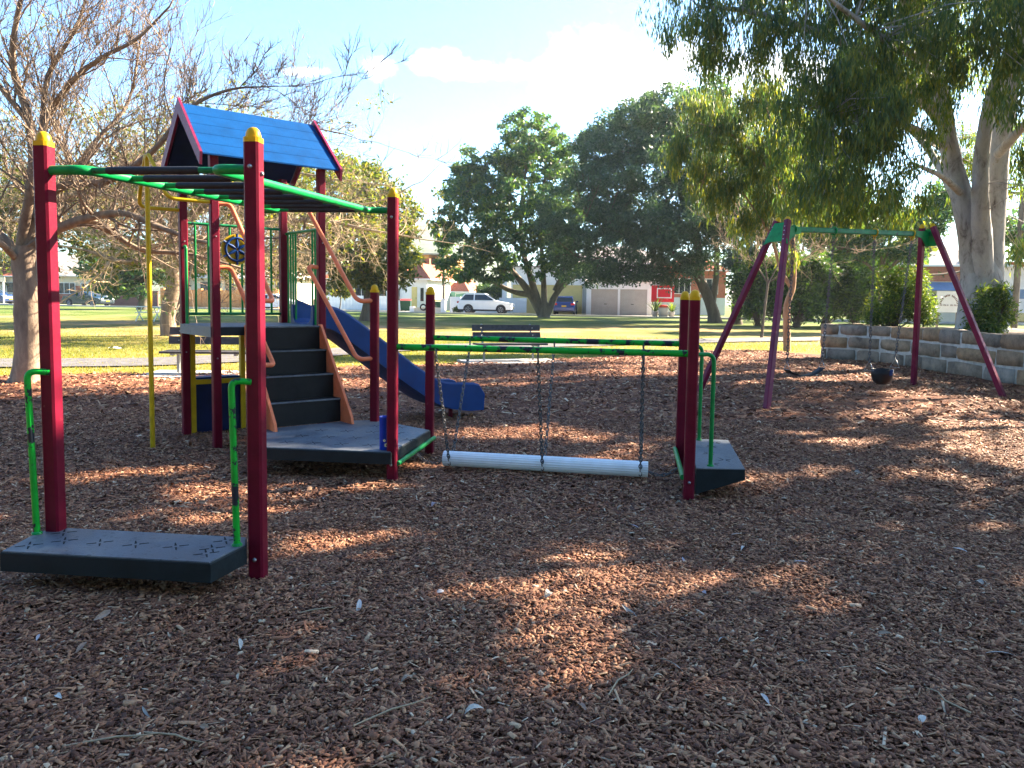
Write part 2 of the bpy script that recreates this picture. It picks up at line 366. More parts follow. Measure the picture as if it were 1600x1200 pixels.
def smoothpath(pts, k=4):
    "Catmull-Rom through points"
    P = [np.array(p, float) for p in pts]
    P = [2 * P[0] - P[1]] + P + [2 * P[-1] - P[-2]]; out = []
    for i in range(1, len(P) - 2):
        for j in range(k):
            t = j / k
            out.append(0.5 * ((2 * P[i]) + (-P[i - 1] + P[i + 1]) * t + (2 * P[i - 1] - 5 * P[i] + 4 * P[i + 1] - P[i + 2]) * t * t + (-P[i - 1] + 3 * P[i] - 3 * P[i + 1] + P[i + 2]) * t ** 3))
    out.append(P[-2]); return out
class MB:
    def __init__(s): s.v = []; s.f = []; s.sm = []
    def add(s, verts, faces, smooth=False):
        b = len(s.v); s.v += [tuple(float(c) for c in p) for p in verts]
        for f in faces: s.f.append([b + i for i in f]); s.sm.append(smooth)
        return s
    def box(s, c, size, rz=0.0, M=None, ch=0.0):
        "box centred at c; ch = chamfer of the four vertical edges"
        hx, hy, hz = size[0] / 2, size[1] / 2, size[2] / 2
        if ch: poly = [(hx - ch, -hy), (hx, -hy + ch), (hx, hy - ch), (hx - ch, hy), (-hx + ch, hy), (-hx, hy - ch), (-hx, -hy + ch), (-hx + ch, -hy)]
        else: poly = [(hx, -hy), (hx, hy), (-hx, hy), (-hx, -hy)]
        n = len(poly); V = [(x, y, -hz) for x, y in poly] + [(x, y, hz) for x, y in poly]
        Fc = [tuple(range(n))[::-1], tuple(range(n, 2 * n))] + [(i, (i + 1) % n, n + (i + 1) % n, n + i) for i in range(n)]
        if M is None: M = Matrix.Rotation(rz, 3, 'Z')
        V = [np.array(M @ Vector(p)) + np.array(c) for p in V]
        return s.add(V, Fc)
    def prism(s, poly, z0, z1, bev=0.0):
        n = len(poly)
        if bev:
            c = np.mean(np.array(poly), 0); inn = [c + (np.array(p) - c) * (1 - bev / max(1e-6, np.linalg.norm(np.array(p) - c))) for p in poly]
            V = [(x, y, z0) for x, y in poly] + [(x, y, z1 - bev) for x, y in poly] + [(x, y, z1) for x, y in inn]
            Fc = [tuple(range(n))[::-1], tuple(range(2 * n, 3 * n))]
            for k in (0, n): Fc += [(k + i, k + (i + 1) % n, k + n + (i + 1) % n, k + n + i) for i in range(n)]
            return s.add(V, Fc)
        V = [(x, y, z0) for x, y in poly] + [(x, y, z1) for x, y in poly]
        return s.add(V, [tuple(range(n))[::-1], tuple(range(n, 2 * n))] + [(i, (i + 1) % n, n + (i + 1) % n, n + i) for i in range(n)])
    def extrude(s, poly3, vec):
        "3-D polygon extruded along a vector"
        n = len(poly3); V = [np.array(p) for p in poly3] + [np.array(p) + np.array(vec) for p in poly3]
        return s.add(V, [tuple(range(n))[::-1], tuple(range(n, 2 * n))] + [(i, (i + 1) % n, n + (i + 1) % n, n + i) for i in range(n)])
    def tube(s, pts, r, n=10, caps=True, closed=False):
        P = [np.array(p, float) for p in pts]; m = len(P)
        rr = [r] * m if np.isscalar(r) else list(r)
        T = []
        for i in range(m):
            if closed: t = P[(i + 1) % m] - P[i - 1]
            else: t = P[min(i + 1, m - 1)] - P[max(i - 1, 0)]
            T.append(t / (np.linalg.norm(t) + 1e-12))
        up = np.array([0, 0, 1.]) if abs(T[0][2]) < .9 else np.array([1., 0, 0])
        N = np.cross(T[0], up); N /= np.linalg.norm(N); V = []
        for i in range(m):
            N = N - T[i] * (N @ T[i]); N /= np.linalg.norm(N); Bn = np.cross(T[i], N)
            for k in range(n):
                a = 2 * math.pi * k / n; V.append(P[i] + rr[i] * (math.cos(a) * N + math.sin(a) * Bn))
        Fc = []
        for i in range(m if closed else m - 1):
            j = (i + 1) % m
            Fc += [(i * n + k, i * n + (k + 1) % n, j * n + (k + 1) % n, j * n + k) for k in range(n)]
        s.add(V, Fc, True)
        if caps and not closed: s.add(V[:n], [tuple(range(n))[::-1]]); s.add(V[-n:], [tuple(range(n))])
        return s
    def lathe(s, prof, c, n=16, smooth=True):
        "profile of (r, z) turned round a vertical axis at c"
        V = []; c = np.array(c, float)
        for r, z in prof:
            for k in range(n): a = 2 * math.pi * k / n; V.append(c + np.array([r * math.cos(a), r * math.sin(a), z]))
        Fc = [(i * n + k, i * n + (k + 1) % n, (i + 1) * n + (k + 1) % n, (i + 1) * n + k) for i in range(len(prof) - 1) for k in range(n)]
        s.add(V, Fc, smooth)
        return s
    def quad(s, a, b, c, d): return s.add([a, b, c, d], [(0, 1, 2, 3)])
    def build(s, name, mat, parent=None, origin=None):
        off = root_loc(parent) if parent is not None else (np.zeros(3) if origin is None else np.array(origin))
        me = bpy.data.meshes.new(name)
        me.from_pydata([tuple(np.array(p) - off) for p in s.v], [], s.f)
        me.polygons.foreach_set('use_smooth', np.array(s.sm, bool)); me.update()
        o = link_mesh(name, me, mat, parent)
        if parent is None and origin is not None: o.location = tuple(float(v) for v in origin)
        return o
def hgt(x, y):
    "height of the lawn: level, rising a little towards the street"
    t = np.clip((np.asarray(y, float) - 22) / 36, 0, 1)
    return 0.25 * t * t * (3 - 2 * t)

# ------------------------------------------------------------------ ground, mulch, paths, street
def axis(lo, hi, near, far, mid=0.0):
    a = [mid]
    while a[-1] < hi: a.append(a[-1] + near + (abs(a[-1] - mid) * far))
    b = [mid]
    while b[-1] > lo: b.append(b[-1] - near - (abs(b[-1] - mid) * far))
    return np.array(sorted(set(a + b)))
gx = axis(-900, 900, 1.2, 0.06); gy = axis(-60, 1500, 1.2, 0.06, 10)
X, Y = np.meshgrid(gx, gy)
Z = hgt(X, Y) + 0.02 * np.sin(X * .31 + 1) * np.sin(Y * .27) * np.clip((Y - 26) / 10, 0, 1) - 0.02 - 0.14 * ((np.abs(X) < 12.5) & (Y > -8) & (Y < np.interp(X, [-14, -9, -3.3, 2.5, 6, 9], [9.5, 11.5, 14.2, 18.2, 21, 19.5])))
nx, ny = len(gx), len(gy)
idx = np.arange(nx * ny).reshape(ny, nx)
Fg = np.stack([idx[:-1, :-1], idx[:-1, 1:], idx[1:, 1:], idx[1:, :-1]], -1).reshape(-1, 4)
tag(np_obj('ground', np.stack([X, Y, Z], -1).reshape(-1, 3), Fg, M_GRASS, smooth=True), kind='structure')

def vnoise(x, y, s, seed=0):
    "cheap smooth noise"
    a = np.sin(x * s * 1.7 + seed) * np.cos(y * s * 1.3 + seed * 2.1) + 0.6 * np.sin(x * s * 3.1 + y * s * 2.3 + seed * 3) + 0.4 * np.cos(x * s * 5.3 - y * s * 4.7 + seed)
    return a / 2.0
MULCH_EDGE = [(-14, 11.6), (-9.0, 13.6), (-6.0, 14.9), (-3.26, 16.4), (-0.6, 18.0), (2.5, 20.6), (5.97, 23.9), (8.2, 24.4), (9.6, 22.3), (12, 22)]
def mulch_far(x): return np.interp(x, [p[0] for p in MULCH_EDGE], [p[1] for p in MULCH_EDGE])
def mulch_z(x, y):
    z = 0.02 * vnoise(x, y, 1.1, 1) + 0.012 * vnoise(x, y, 3.2, 2) + 0.006 * vnoise(x, y, 8, 4)
    z = z + 0.05 * np.exp(-(((x + 1.9) / .9) ** 2 + ((y - 3.55) / .35) ** 2))        # heaped below the front step
    z = z - 0.07 * np.exp(-(((x - 4.9) / .8) ** 2 + ((y - 12.3) / .5) ** 2)) - 0.06 * np.exp(-(((x - 6.4) / .7) ** 2 + ((y - 13.0) / .5) ** 2))
    e = mulch_far(x) + 0.25 * vnoise(x, y, 1.3, 5) - y
    return z + 0.02 * np.clip(e / .6, -3, 1) - 0.005
mx_ = np.arange(-14, 12.01, 0.14); my_ = np.arange(-4, 25, 0.14)
X, Y = np.meshgrid(mx_, my_); Zm = mulch_z(X, Y)
keep = (Y < mulch_far(X) + 0.9)
nx, ny = len(mx_), len(my_); idx = np.arange(nx * ny).reshape(ny, nx)
Fm = np.stack([idx[:-1, :-1], idx[:-1, 1:], idx[1:, 1:], idx[1:, :-1]], -1)[keep[:-1, :-1]].reshape(-1, 4)
mulch = tag(np_obj('mulch_bed', np.stack([X, Y, Zm], -1).reshape(-1, 3), Fm, M_MULCH, smooth=True), kind='structure')

def chips(name, n_try, y0, y1, dens, lw, full):
    "bark chips scattered in the part of the bed the photograph shows"
    A = [];
    yv = rng.uniform(y0, y1, n_try); half = 0.72 * yv + 1.3
    wmax = 0.72 * y1 + 1.3
    xv = rng.uniform(-wmax, wmax, n_try); ok = (np.abs(xv) < half) & (yv < mulch_far(xv) + rng.uniform(-.5, .45, n_try)) & (xv < 9.55) & (xv > -13)
    ok &= ~((yv > 21.3) & (xv > 8.3))
    ok &= ~(((((xv - 4.75) / 1.0) ** 2 + ((yv - 11.6) / .55) ** 2 < 1) | (((xv - 6.3) / 1.0) ** 2 + ((yv - 12.2) / .55) ** 2 < 1)) & (rng.random(n_try) < .86))
    xv, yv = xv[ok], yv[ok]; n = len(xv)
    zv = mulch_z(xv, yv) + rng.uniform(0.002, 0.022, n)
    L = np.exp(rng.normal(0, .52, n)) * lw[0]; W = np.exp(rng.normal(0, .42, n)) * lw[1]; T = W * rng.uniform(.10, .32, n)
    L = np.clip(L, .4 * lw[0], 4.0 * lw[0])
    yaw = rng.uniform(0, 2 * np.pi, n); tilt = rng.normal(0, .24, n); rl = rng.normal(0, .34, n)
    ax = np.stack([np.cos(yaw) * np.cos(tilt), np.sin(yaw) * np.cos(tilt), np.sin(tilt)], -1)
    sd = np.stack([-np.sin(yaw), np.cos(yaw), np.zeros(n)], -1); nm = np.cross(ax, sd)
    sd2 = sd * np.cos(rl)[:, None] + nm * np.sin(rl)[:, None]; nm2 = np.cross(ax, sd2)
    c = np.stack([xv, yv, zv], -1)
    def pt(a, b, h): return c + ax * (L * a / 2)[:, None] + sd2 * (W * b / 2)[:, None] + nm2 * (T * h)[:, None]
    k1, k2 = rng.uniform(.45, 1, n), rng.uniform(.45, 1, n)
    if full:
        V = np.stack([pt(-1, -k1, 0), pt(1, -k2, 0), pt(1, k1, 0), pt(-1, k2, 0), pt(-.9, -k1 * .8, 1), pt(.85, -k2 * .8, 1), pt(.9, k1 * .8, 1.05), pt(-.85, k2 * .8, .9)], 1).reshape(-1, 3)
        Q = np.array([[4, 5, 6, 7], [0, 1, 5, 4], [1, 2, 6, 5], [2, 3, 7, 6], [3, 0, 4, 7]])
        F = (np.arange(n)[:, None, None] * 8 + Q[None]).reshape(-1, 4)
    else:
        V = np.stack([pt(-1, -k1, 0), pt(1, -k2, 0), pt(.95, 0, 1), pt(-.95, 0, 1), pt(1, k1, 0), pt(-1, k2, 0)], 1).reshape(-1, 3)
        Q = np.array([[0, 1, 2, 3], [3, 2, 4, 5]])
        F = (np.arange(n)[:, None, None] * 6 + Q[None]).reshape(-1, 4)
    return np_obj(name, V, F, M_CHIP)
tag(chips('bark_chips', 290000, 1.9, 5.2, 1, (.0235, .0105), True), 'coarse red brown bark chips covering the near playground floor', 'bark mulch', kind='stuff')
tag(chips('bark_chips', 240000, 5.2, 9.5, 1, (.030, .014), False), 'red brown bark chips around the bridge and stairs', 'bark mulch', kind='stuff')
tag(chips('bark_chips', 150000, 9.5, 24.5, 1, (.062, .028), False), 'red brown bark chips out to the lawn edge', 'bark mulch', kind='stuff')

def ribbon(name, ctr, width, z_off, mat, kind='structure', n=6):
    C = smoothpath(ctr, n); V = []; F = []
    for i, p in enumerate(C):
        t = C[min(i + 1, len(C) - 1)] - C[max(i - 1, 0)]; t = t[:2] / np.linalg.norm(t[:2]); nn = np.array([-t[1], t[0]])
        for sgn in (-1, -.33, .33, 1):
            q = p[:2] + nn * width / 2 * sgn; V.append((q[0], q[1], float(hgt(q[0], q[1])) + z_off))
    for i in range(len(C) - 1):
        for k in range(3): a = i * 4 + k; F.append((a, a + 4, a + 5, a + 1))
    return tag(np_obj(name, V, F, mat, smooth=True), kind=kind)
ribbon('path', [(-45, 11, 0), (-25, 13.6, 0), (-10.6, 16.3, 0), (-7, 18.0, 0), (-3.3, 23.0, 0), (2, 26.2, 0), (10, 30.9, 0), (20, 33, 0), (60, 35, 0)], 2.2, 0.012, ASPH)
ribbon('road', [(-140, 92, 0), (-70, 82, 0), (-30, 74.5, 0), (-5, 67.0, 0), (15, 62.5, 0), (40, 58.5, 0), (120, 50, 0)], 7.5, 0.016, ROADM)
def kerb(ctr):
    C = smoothpath(ctr, 6); m = MB()
    for a, b in zip(C[:-1], C[1:]):
        d = b - a; L = np.linalg.norm(d[:2]); rz = math.atan2(d[1], d[0]); c = (a + b) / 2
        m.box((c[0], c[1], float(hgt(c[0], c[1])) + .05), (L, .28, .14), rz)
    return tag(m.build('kerb', KERBM), kind='structure')
kerb([(-140, 88, 0), (-70, 78, 0), (-30, 70.6, 0), (-5, 63.1, 0), (15, 58.6, 0), (40, 54.6, 0), (120, 46, 0)])

# short grass standing along the lawn that is in view
def grass_blades(n):
    yv = 13 + 19 * rng.random(n) ** 1.4; xv = rng.uniform(-1, 1, n) * (0.72 * yv + 1)
    ok = (yv > mulch_far(xv) - .25 + .3 * rng.random(n)) & ~((xv > 8) & (yv < 24))
    xv, yv = xv[ok], yv[ok]; n = len(xv); h = rng.uniform(.025, .07, n)
    a = rng.uniform(0, 2 * np.pi, n); w = .008
    z = hgt(xv, yv) - .02; lean = rng.normal(0, .03, (n, 2))
    p0 = np.stack([xv - w * np.cos(a), yv - w * np.sin(a), z], -1); p1 = np.stack([xv + w * np.cos(a), yv + w * np.sin(a), z], -1)
    p2 = np.stack([xv + lean[:, 0], yv + lean[:, 1], z + h], -1)
    V = np.stack([p0, p1, p2], 1).reshape(-1, 3); F = np.arange(3 * n).reshape(-1, 3)
    return tag(np_obj('grass', V, F, L_GRASS), 'short dry yellow green grass on the lawn beyond the mulch', 'grass', kind='stuff')
grass_blades(90000)

# far wooded hill
def hill():
    xs = np.linspace(-420, 260, 110); ys = np.linspace(380, 620, 30); X, Y = np.meshgrid(xs, ys)
    prof = 44 * np.exp(-((X + 55) / 60) ** 2) + 22 * np.exp(-((X + 230) / 120) ** 2) + 15 * np.exp(-((X - 120) / 110) ** 2)
    Z = prof * np.clip((Y - 380) / 110, 0, 1) ** .8 + 2.2 * rng.random(X.shape) * np.clip((Y - 385) / 20, 0, 1)
    idx = np.arange(X.size).reshape(X.shape)
    F = np.stack([idx[:-1, :-1], idx[:-1, 1:], idx[1:, 1:], idx[1:, :-1]], -1).reshape(-1, 4)
    tag(np_obj('hill', np.stack([X, Y, Z - 1], -1).reshape(-1, 3), F, M_HILL), kind='structure')
hill()

# ------------------------------------------------------------------ play structure
def beam(mb, p0, p1, w, h, up=(0, 0, 1), ch=0.0):
    p0 = np.array(p0, float); p1 = np.array(p1, float); d = p1 - p0; L = np.linalg.norm(d); d /= L
    s = np.cross(d, np.array(up, float))
    if np.linalg.norm(s) < 1e-3: s = np.cross(d, np.array([1., 0, 0]))
    s /= np.linalg.norm(s); u = np.cross(s, d)
    M = Matrix(((s[0], u[0], d[0]), (s[1], u[1], d[1]), (s[2], u[2], d[2])))
    return mb.box((p0 + p1) / 2, (w, h, L), M=M, ch=ch)
def link_ring(mb, c, d, s, length, width, r, k=8, n=5):
    pts = []
    for i in range(k):
        a = 2 * math.pi * i / k; pts.append(np.array(c) + d * (length / 2 * math.cos(a)) + s * (width / 2 * math.sin(a)))
    mb.tube(pts, r, n, closed=True)
def chain(mb, p0, p1, pitch=.036, wire=.0045, sag=0.0):
    p0 = np.array(p0, float); p1 = np.array(p1, float); L = np.linalg.norm(p1 - p0) * (1 + sag * .6)
    n = max(2, int(L / pitch))
    P = [p0 + (p1 - p0) * i / n + np.array([0, 0, -4 * sag * (i / n) * (1 - i / n)]) for i in range(n + 1)]
    for i in range(n):
        d = P[i + 1] - P[i]; d /= np.linalg.norm(d)
        a = np.cross(d, [0.31, 0.77, 0.2]); a /= np.linalg.norm(a); b = np.cross(d, a)
        link_ring(mb, (P[i] + P[i + 1]) / 2, d, a if i % 2 else b, pitch * 1.42, pitch * .72, wire)
A_ = np.array([-2.40, 3.98]); B_ = np.array([-1.29, 3.855]); C_ = np.array([-.955, 6.12]); D_ = np.array([-.776, 7.247])
Gn_ = np.array([1.338, 5.67]); Gf_ = np.array([1.517, 6.797])
uAB = (A_ - B_) / np.linalg.norm(A_ - B_); C2_ = C_ + uAB * 1.12
rzA = math.atan2(-uAB[1], -uAB[0])
L_ = np.array([-3.438, 8.057]); F_ = np.array([-2.825, 7.31])
vT = (L_ - F_) / np.linalg.norm(L_ - F_); wT = np.array([vT[1], -vT[0]]); rzT = math.atan2(wT[1], wT[0])
RF_ = F_ + wT * 1.08; RB_ = L_ + wT * 1.08
E_ = np.array([-1.365, 7.60]); E2_ = np.array([-2.325, 6.985])
DECKZ, LOWZ, STEPZ = 1.20, .27, .25
def v3(p, z): return np.array([p[0], p[1], z])

ps = thing('play_structure', (-1.6, 6.5, 0), 'maroon post play structure with blue roofed tower, stairs, slide and overhead ladder', 'play structure')
def post(xy, h, rz, w=.078, mat=RED, cap=True, label=None, parent=None, z0=-.12):
    par = parent or ps
    m = MB(); m.box((xy[0], xy[1], (h + z0) / 2), (w, w, h - z0), rz, ch=w * .13)
    o = m.build('post', mat, par)
    if label: o['label'] = label
    if cap:
        c = MB(); c.box((xy[0], xy[1], h + .012), (w * 1.03, w * 1.03, .024), rz, ch=w * .16)
        r = w * .49; c.lathe([(r, h + .024), (r * .99, h + .034), (r * .9, h + .05), (r * .72, h + .064), (r * .45, h + .073), (0.001, h + .077)], (xy[0], xy[1], 0), 14)
        c.build('post_cap', YELLOW, o)
    return o
def bolt(parent, p, nrm, r=.011):
    m = MB(); n = np.array([nrm[0], nrm[1], 0.]); n /= np.linalg.norm(n)
    m.tube([np.array(p), np.array(p) + n * .008, np.array(p) + n * .012], [r, r, r * .4], 8)
    m.build('bolt', STEEL, parent)
nF = np.array([-uAB[1], uAB[0]]);  nF = nF if nF[1] < 0 else -nF      # towards the camera
pA = post(A_, 2.24, rzA); pB = post(B_, 2.25, rzA); pC = post(C_, 2.285, rzA); pC2 = post(C2_, 2.25, rzA)
pD = post(D_, 1.535, rzA); pE = post(E_, 1.55, rzA); pE2 = post(E2_, 1.5, rzA)
for p_, xy in ((pB, B_), (pC, C_)):
    for z in (.16, 2.13): bolt(p_, v3(xy + nF * .039, z), nF)
bolt(pB, v3(B_ - uAB * .039, 2.1), -uAB)
tposts = [post(q, 2.80, rzT, cap=False) for q in (L_, F_, RF_, RB_)]
for q, p_ in zip((L_, F_, RF_), tposts):
    bolt(p_, v3(q - vT * .039, 2.05), -vT, .007); bolt(p_, v3(q - vT * .039, .9), -vT, .007)

# decks
def deck(poly, z, t=.10, surf=DECK, name='deck'):
    d = MB().prism(poly, z - t, z - .006, bev=.006).build(name, DECKSIDE, ps)
    c = np.mean(np.array(poly), 0); inn = [c + (np.array(p) - c) * .985 for p in poly]
    MB().prism(inn, z - .0065, z, bev=.003).build('deck_surface', surf, d)
    return d
def slots(d, pts, z, ang):
    "cross-shaped drain slots in the deck"
    me = None
    for k, (x, y) in enumerate(pts):
        if me is None:
            m = MB()
            for i in range(4):
                a = i * math.pi / 2; r0, r1, w = .016, .060, .0055
                dx, dy = math.cos(a), math.sin(a)
                m.prism([(dx * r0 - dy * -w, dy * r0 + dx * -w), (dx * r1 - dy * -w * .5, dy * r1 + dx * -w * .5), (dx * r1 - dy * w * .5, dy * r1 + dx * w * .5), (dx * r0 - dy * w, dy * r0 + dx * w)], -.0005, .0012)
            o = m.build('drain_slot', DKHOLE, None); me = o.data
        else:
            o = bpy.data.objects.new('drain_slot', me); col.objects.link(o)
        o.parent = d; off = root_loc(d)
        o.location = (x - off[0], y - off[1], z - off[2]); o.rotation_euler.z = ang
deckA = deck([(-2.465, 3.63), (-1.40, 3.515), (-1.325, 3.785), (-1.36, 3.90), (-2.41, 4.02), (-2.475, 3.94)], STEPZ)
slots(deckA, [(-2.25 + .19 * i + (.0 if i < 3 else .02), 3.80 - .021 * i) for i in range(5)] + [(-2.38, 3.72), (-1.47, 3.64), (-2.33, 3.93), (-1.45, 3.84)], STEPZ, .45)
deckL = deck([(-2.075, 6.185), (-.955, 6.055), (-.755, 7.13), (-1.36, 7.68), (-1.60, 7.62), (-2.29, 7.05)], LOWZ)
slots(deckL, [(-1.9 + .24 * i, 6.42 - .027 * i) for i in range(4)] + [(-1.85 + .24 * i, 6.72 - .027 * i) for i in range(5)] + [(-1.75 + .24 * i, 7.02 - .027 * i) for i in range(4)] + [(-1.3, 7.3), (-1.05, 7.25)], LOWZ, .45)
ins = .035
deckT = deck([F_ - wT * ins - vT * ins, RF_ + wT * ins - vT * ins, RB_ + wT * ins + vT * ins, L_ - wT * ins + vT * ins], DECKZ, t=.085)
MB().extrude([v3(F_ - wT * .042 - vT * .0, DECKZ - .002), v3(F_ - wT * .042, DECKZ - .1), v3(L_ - wT * .042, DECKZ - .1), v3(L_ - wT * .042, DECKZ - .002)], v3(-wT * .006, 0)).build('deck_side_plate', DECK, deckT)

# overhead ladder
lad_l = fillet([v3(A_ - uAB * .03, 2.12), v3(A_ - uAB * .22, 2.125), v3(C2_ - uAB * .2, 2.185), v3(C2_ - uAB * .03, 2.185)], .10)
lad_r = fillet([v3(B_ + uAB * .03, 2.12), v3(B_ + uAB * .22, 2.125), v3(C_ + uAB * .2, 2.185), v3(C_ + uAB * .03, 2.185)], .10)
MB().tube(lad_l, .025, 12).build('ladder_rail', GREEN, ps); MB().tube(lad_r, .025, 12).build('ladder_rail', GREEN, ps)
for i in range(8):
    t = .02 + .96 * i / 7
    a = v3(A_ - uAB * .22, 2.125) * (1 - t) + v3(C2_ - uAB * .2, 2.185) * t; b = v3(B_ + uAB * .22, 2.125) * (1 - t) + v3(C_ + uAB * .2, 2.185) * t
    d = (b - a) / np.linalg.norm(b - a)
    rg = MB().tube([a, b], .0165, 10).build('rung', GREEND if i in (0, 7) else GREEN, ps)
    MB().tube([a + d * .09, a + d * .10, b - d * .10, b - d * .09], [.017, .0205, .0205, .017], 10).build('grip_sleeve', RUBBER, rg)
# grab handles on the front step
for top, out, bot in (((-2.385, 3.945, 1.09), (-2.475, 3.90, 1.10), (-2.455, 3.905, STEPZ)), ((-1.305, 3.82, 1.07), (-1.385, 3.77, 1.08), (-1.365, 3.765, STEPZ))):
    h = MB().tube(fillet([top, out, bot], .085, 7), .0165, 10).build('grab_handle', GREENW, ps)
    MB().lathe([(.026, .0), (.026, .008), (.018, .014)], bot, 10).build('base_flange', GREEN, h)

# tower: roof
midL = (L_ + F_) / 2; ov = .15
def roofpt(s, off, z): return v3(midL + wT * s - vT * off, z)
S0, S1, EO, RZ, EZ = -ov, 1.08 + ov, .60, 3.345, 2.80
roof = MB().extrude([roofpt(S0 + .03, EO - .03, EZ + .01), roofpt(S0 + .03, 0, RZ - .035), roofpt(S0 + .03, -EO + .03, EZ + .01), roofpt(S0 + .03, -EO + .05, EZ - .01), roofpt(S0 + .03, 0, RZ - .07), roofpt(S0 + .03, EO - .05, EZ - .01)], v3(wT * (S1 - S0 - .06), 0)).build('roof', NAVY, ps)
nb = 5
for sgn in (1, -1):
    for k in range(nb):
        f0, f1 = k / nb - .02, (k + 1) / nb + .012
        f0 = max(f0, 0.0)
        o0, o1 = EO * f0 * sgn, EO * f1 * sgn; z0 = RZ + (EZ - RZ) * f0; z1 = RZ + (EZ - RZ) * f1
        lift0, lift1 = .002, .006
        quadp = [roofpt(S0 + .01, o0, z0 + lift0 - .012), roofpt(S0 + .01, o0, z0 + lift0), roofpt(S0 + .01, o1, z1 + lift1), roofpt(S0 + .01, o1, z1 + lift1 - .014)]
        MB().extrude(quadp, v3(wT * (S1 - S0 - .02), 0)).build('roof_board', BLUER, roof)
for s in (S0 - .02, S1 - .005):
    for sgn in (1, -1):
        pl = [roofpt(s, .0, RZ + .05), roofpt(s, sgn * (EO + .04), EZ + .0), roofpt(s, sgn * (EO + .02), EZ - .115), roofpt(s, 0, RZ - .10)]
        MB().extrude(pl, v3(wT * .025, 0)).build('barge_board', REDS, roof)
# back railing with the play wheel
def rail_pt(a, b, t, z, out=(0, 0)): q = a + (b - a) * t; return v3(q + np.array(out), z)
rl = None
for z in (2.245, 1.30): rl = MB().tube([rail_pt(L_, RB_, .03, z), rail_pt(L_, RB_, .97, z)], .015, 8).build('guard_rail', GREEND, ps)
for t in (.11, .235, .445, .565, .70, .87): MB().tube([rail_pt(L_, RB_, t, 1.30), rail_pt(L_, RB_, t, 2.245)], .0125, 8).build('baluster', GREEN, rl)
wc = rail_pt(L_, RB_, .50, 1.995, -vT * .03)
def wheel_disc(c, r, th, nrm, mat, name, parent, spokes=False):
    n = v3(nrm, 0); s = np.cross(n, [0, 0, 1.]); s /= np.linalg.norm(s); m = MB(); z = np.array([0, 0, 1.])
    if not spokes:
        k = 28; ring = [c + s * r * math.cos(2 * math.pi * i / k) + z * r * math.sin(2 * math.pi * i / k) for i in range(k)]
        m.extrude(ring, n * th)
    else:
        k = 28; m.tube([c + n * th / 2 + s * r * .74 * math.cos(2 * math.pi * i / k) + z * r * .74 * math.sin(2 * math.pi * i / k) for i in range(k)], r * .085, 6, closed=True)
        for i in range(6):
            a = math.pi / 6 + i * math.pi / 3; d = s * math.cos(a) + z * math.sin(a)
            m.tube([c + n * th / 2 + d * r * .08, c + n * th / 2 + d * r * .35, c + n * th / 2 + d * r * .7, c + n * th / 2 + d * r * 1.0], [r * .07, r * .12, r * .055, r * .085], 6)
    return m.build(name, mat, parent)
wb = wheel_disc(wc, .165, .012, -vT, YELD, 'wheel_panel', ps)
wheel_disc(wc - v3(vT * .016, 0), .165, .024, -vT, BLUEP, 'play_wheel', wb, True)
# left side grab bar and slide entry bars
MB().tube(fillet([v3(L_ - vT * .04, 2.0), v3(L_ - vT * .085, 1.99), v3(L_ - vT * .085, 1.20)], .04), .016, 8).build('grab_bar', GREEN, ps)
MB().tube(fillet([v3(RB_ + wT * .02, 2.19), rail_pt(RB_, RF_, .06, 2.20, wT * .03), rail_pt(RB_, RF_, .86, 2.20, wT * .03), rail_pt(RB_, RF_, .95, 2.12, wT * .03), rail_pt(RB_, RF_, .95, 1.2, wT * .03)], .06), .016, 8).build('entry_rail', GREEN, ps)
for t in (.07, .14, .21, .28, .72, .79, .87): MB().tube([rail_pt(RB_, RF_, t, 1.2, wT * .03), rail_pt(RB_, RF_, t, 2.20, wT * .03)], .0115, 8).build('entry_bar', GREEN, ps)

# stairs
sd = -vT; s0, s1, run = .29, 1.03, .62
def stp(s, t, z): return v3(F_ + wT * s + sd * t, z)
rise = (DECKZ - LOWZ) / 4
stairs = None
for i in range(4):
    zt = DECKZ - rise * i; t0 = .035 + run * i / 4
    m = MB()
    m.extrude([stp(s0, t0, zt - .006), stp(s0, t0 + .022, zt - .006), stp(s0, t0 + .028, zt - rise + .002), stp(s0, t0 + .006, zt - rise + .002)], v3(wT * (s1 - s0), 0))
    if i < 3: m.extrude([stp(s0, t0 - .0, zt - rise), stp(s0, t0 + run / 4 + .03, zt - rise), stp(s0, t0 + run / 4 + .03, zt - rise - .025), stp(s0, t0, zt - rise - .025)], v3(wT * (s1 - s0), 0))
    st = m.build('stair_step', STEPM, ps)
    nz_ = zt + .0012
    MB().extrude([stp(s0, t0 + .012, nz_ - .014), stp(s0, t0 + .034, nz_ - .014), stp(s0, t0 + .034, nz_), stp(s0, t0 + .012, nz_)], v3(wT * (s1 - s0), 0)).build('nosing', DECK, st)  # lighter grey strip paints the worn, lit edge of each step
for s, nm in ((s0 - .028, 'l'), (s1 + .002, 'r')):
    MB().extrude([stp(s, .03, 1.215), stp(s, .03, 1.02), stp(s, .50, LOWZ), stp(s, run + .14, LOWZ), stp(s, run + .12, .34), stp(s, .075, 1.215)], v3(wT * .026, 0)).build('stair_stringer', ORANGE, ps)
# orange handrails
def handrail(a, b, za, zb, side):
    o = sd * .10
    MB().tube(fillet([v3(a, za), v3(a + side * .15, za + .01), v3(b + side * .17 - sd * .07, zb + .02), v3(b + side * .15, zb - .008), v3(b, zb)], .06, 6), .022, 10).build('handrail', ORANGE, ps)
handrail(RF_, E_, 2.39, 1.47, -wT); handrail(RF_, E_, 1.80, .90, -wT)
handrail(F_, E2_, 2.36, 1.46, wT); handrail(F_, E2_, 1.76, .87, wT)

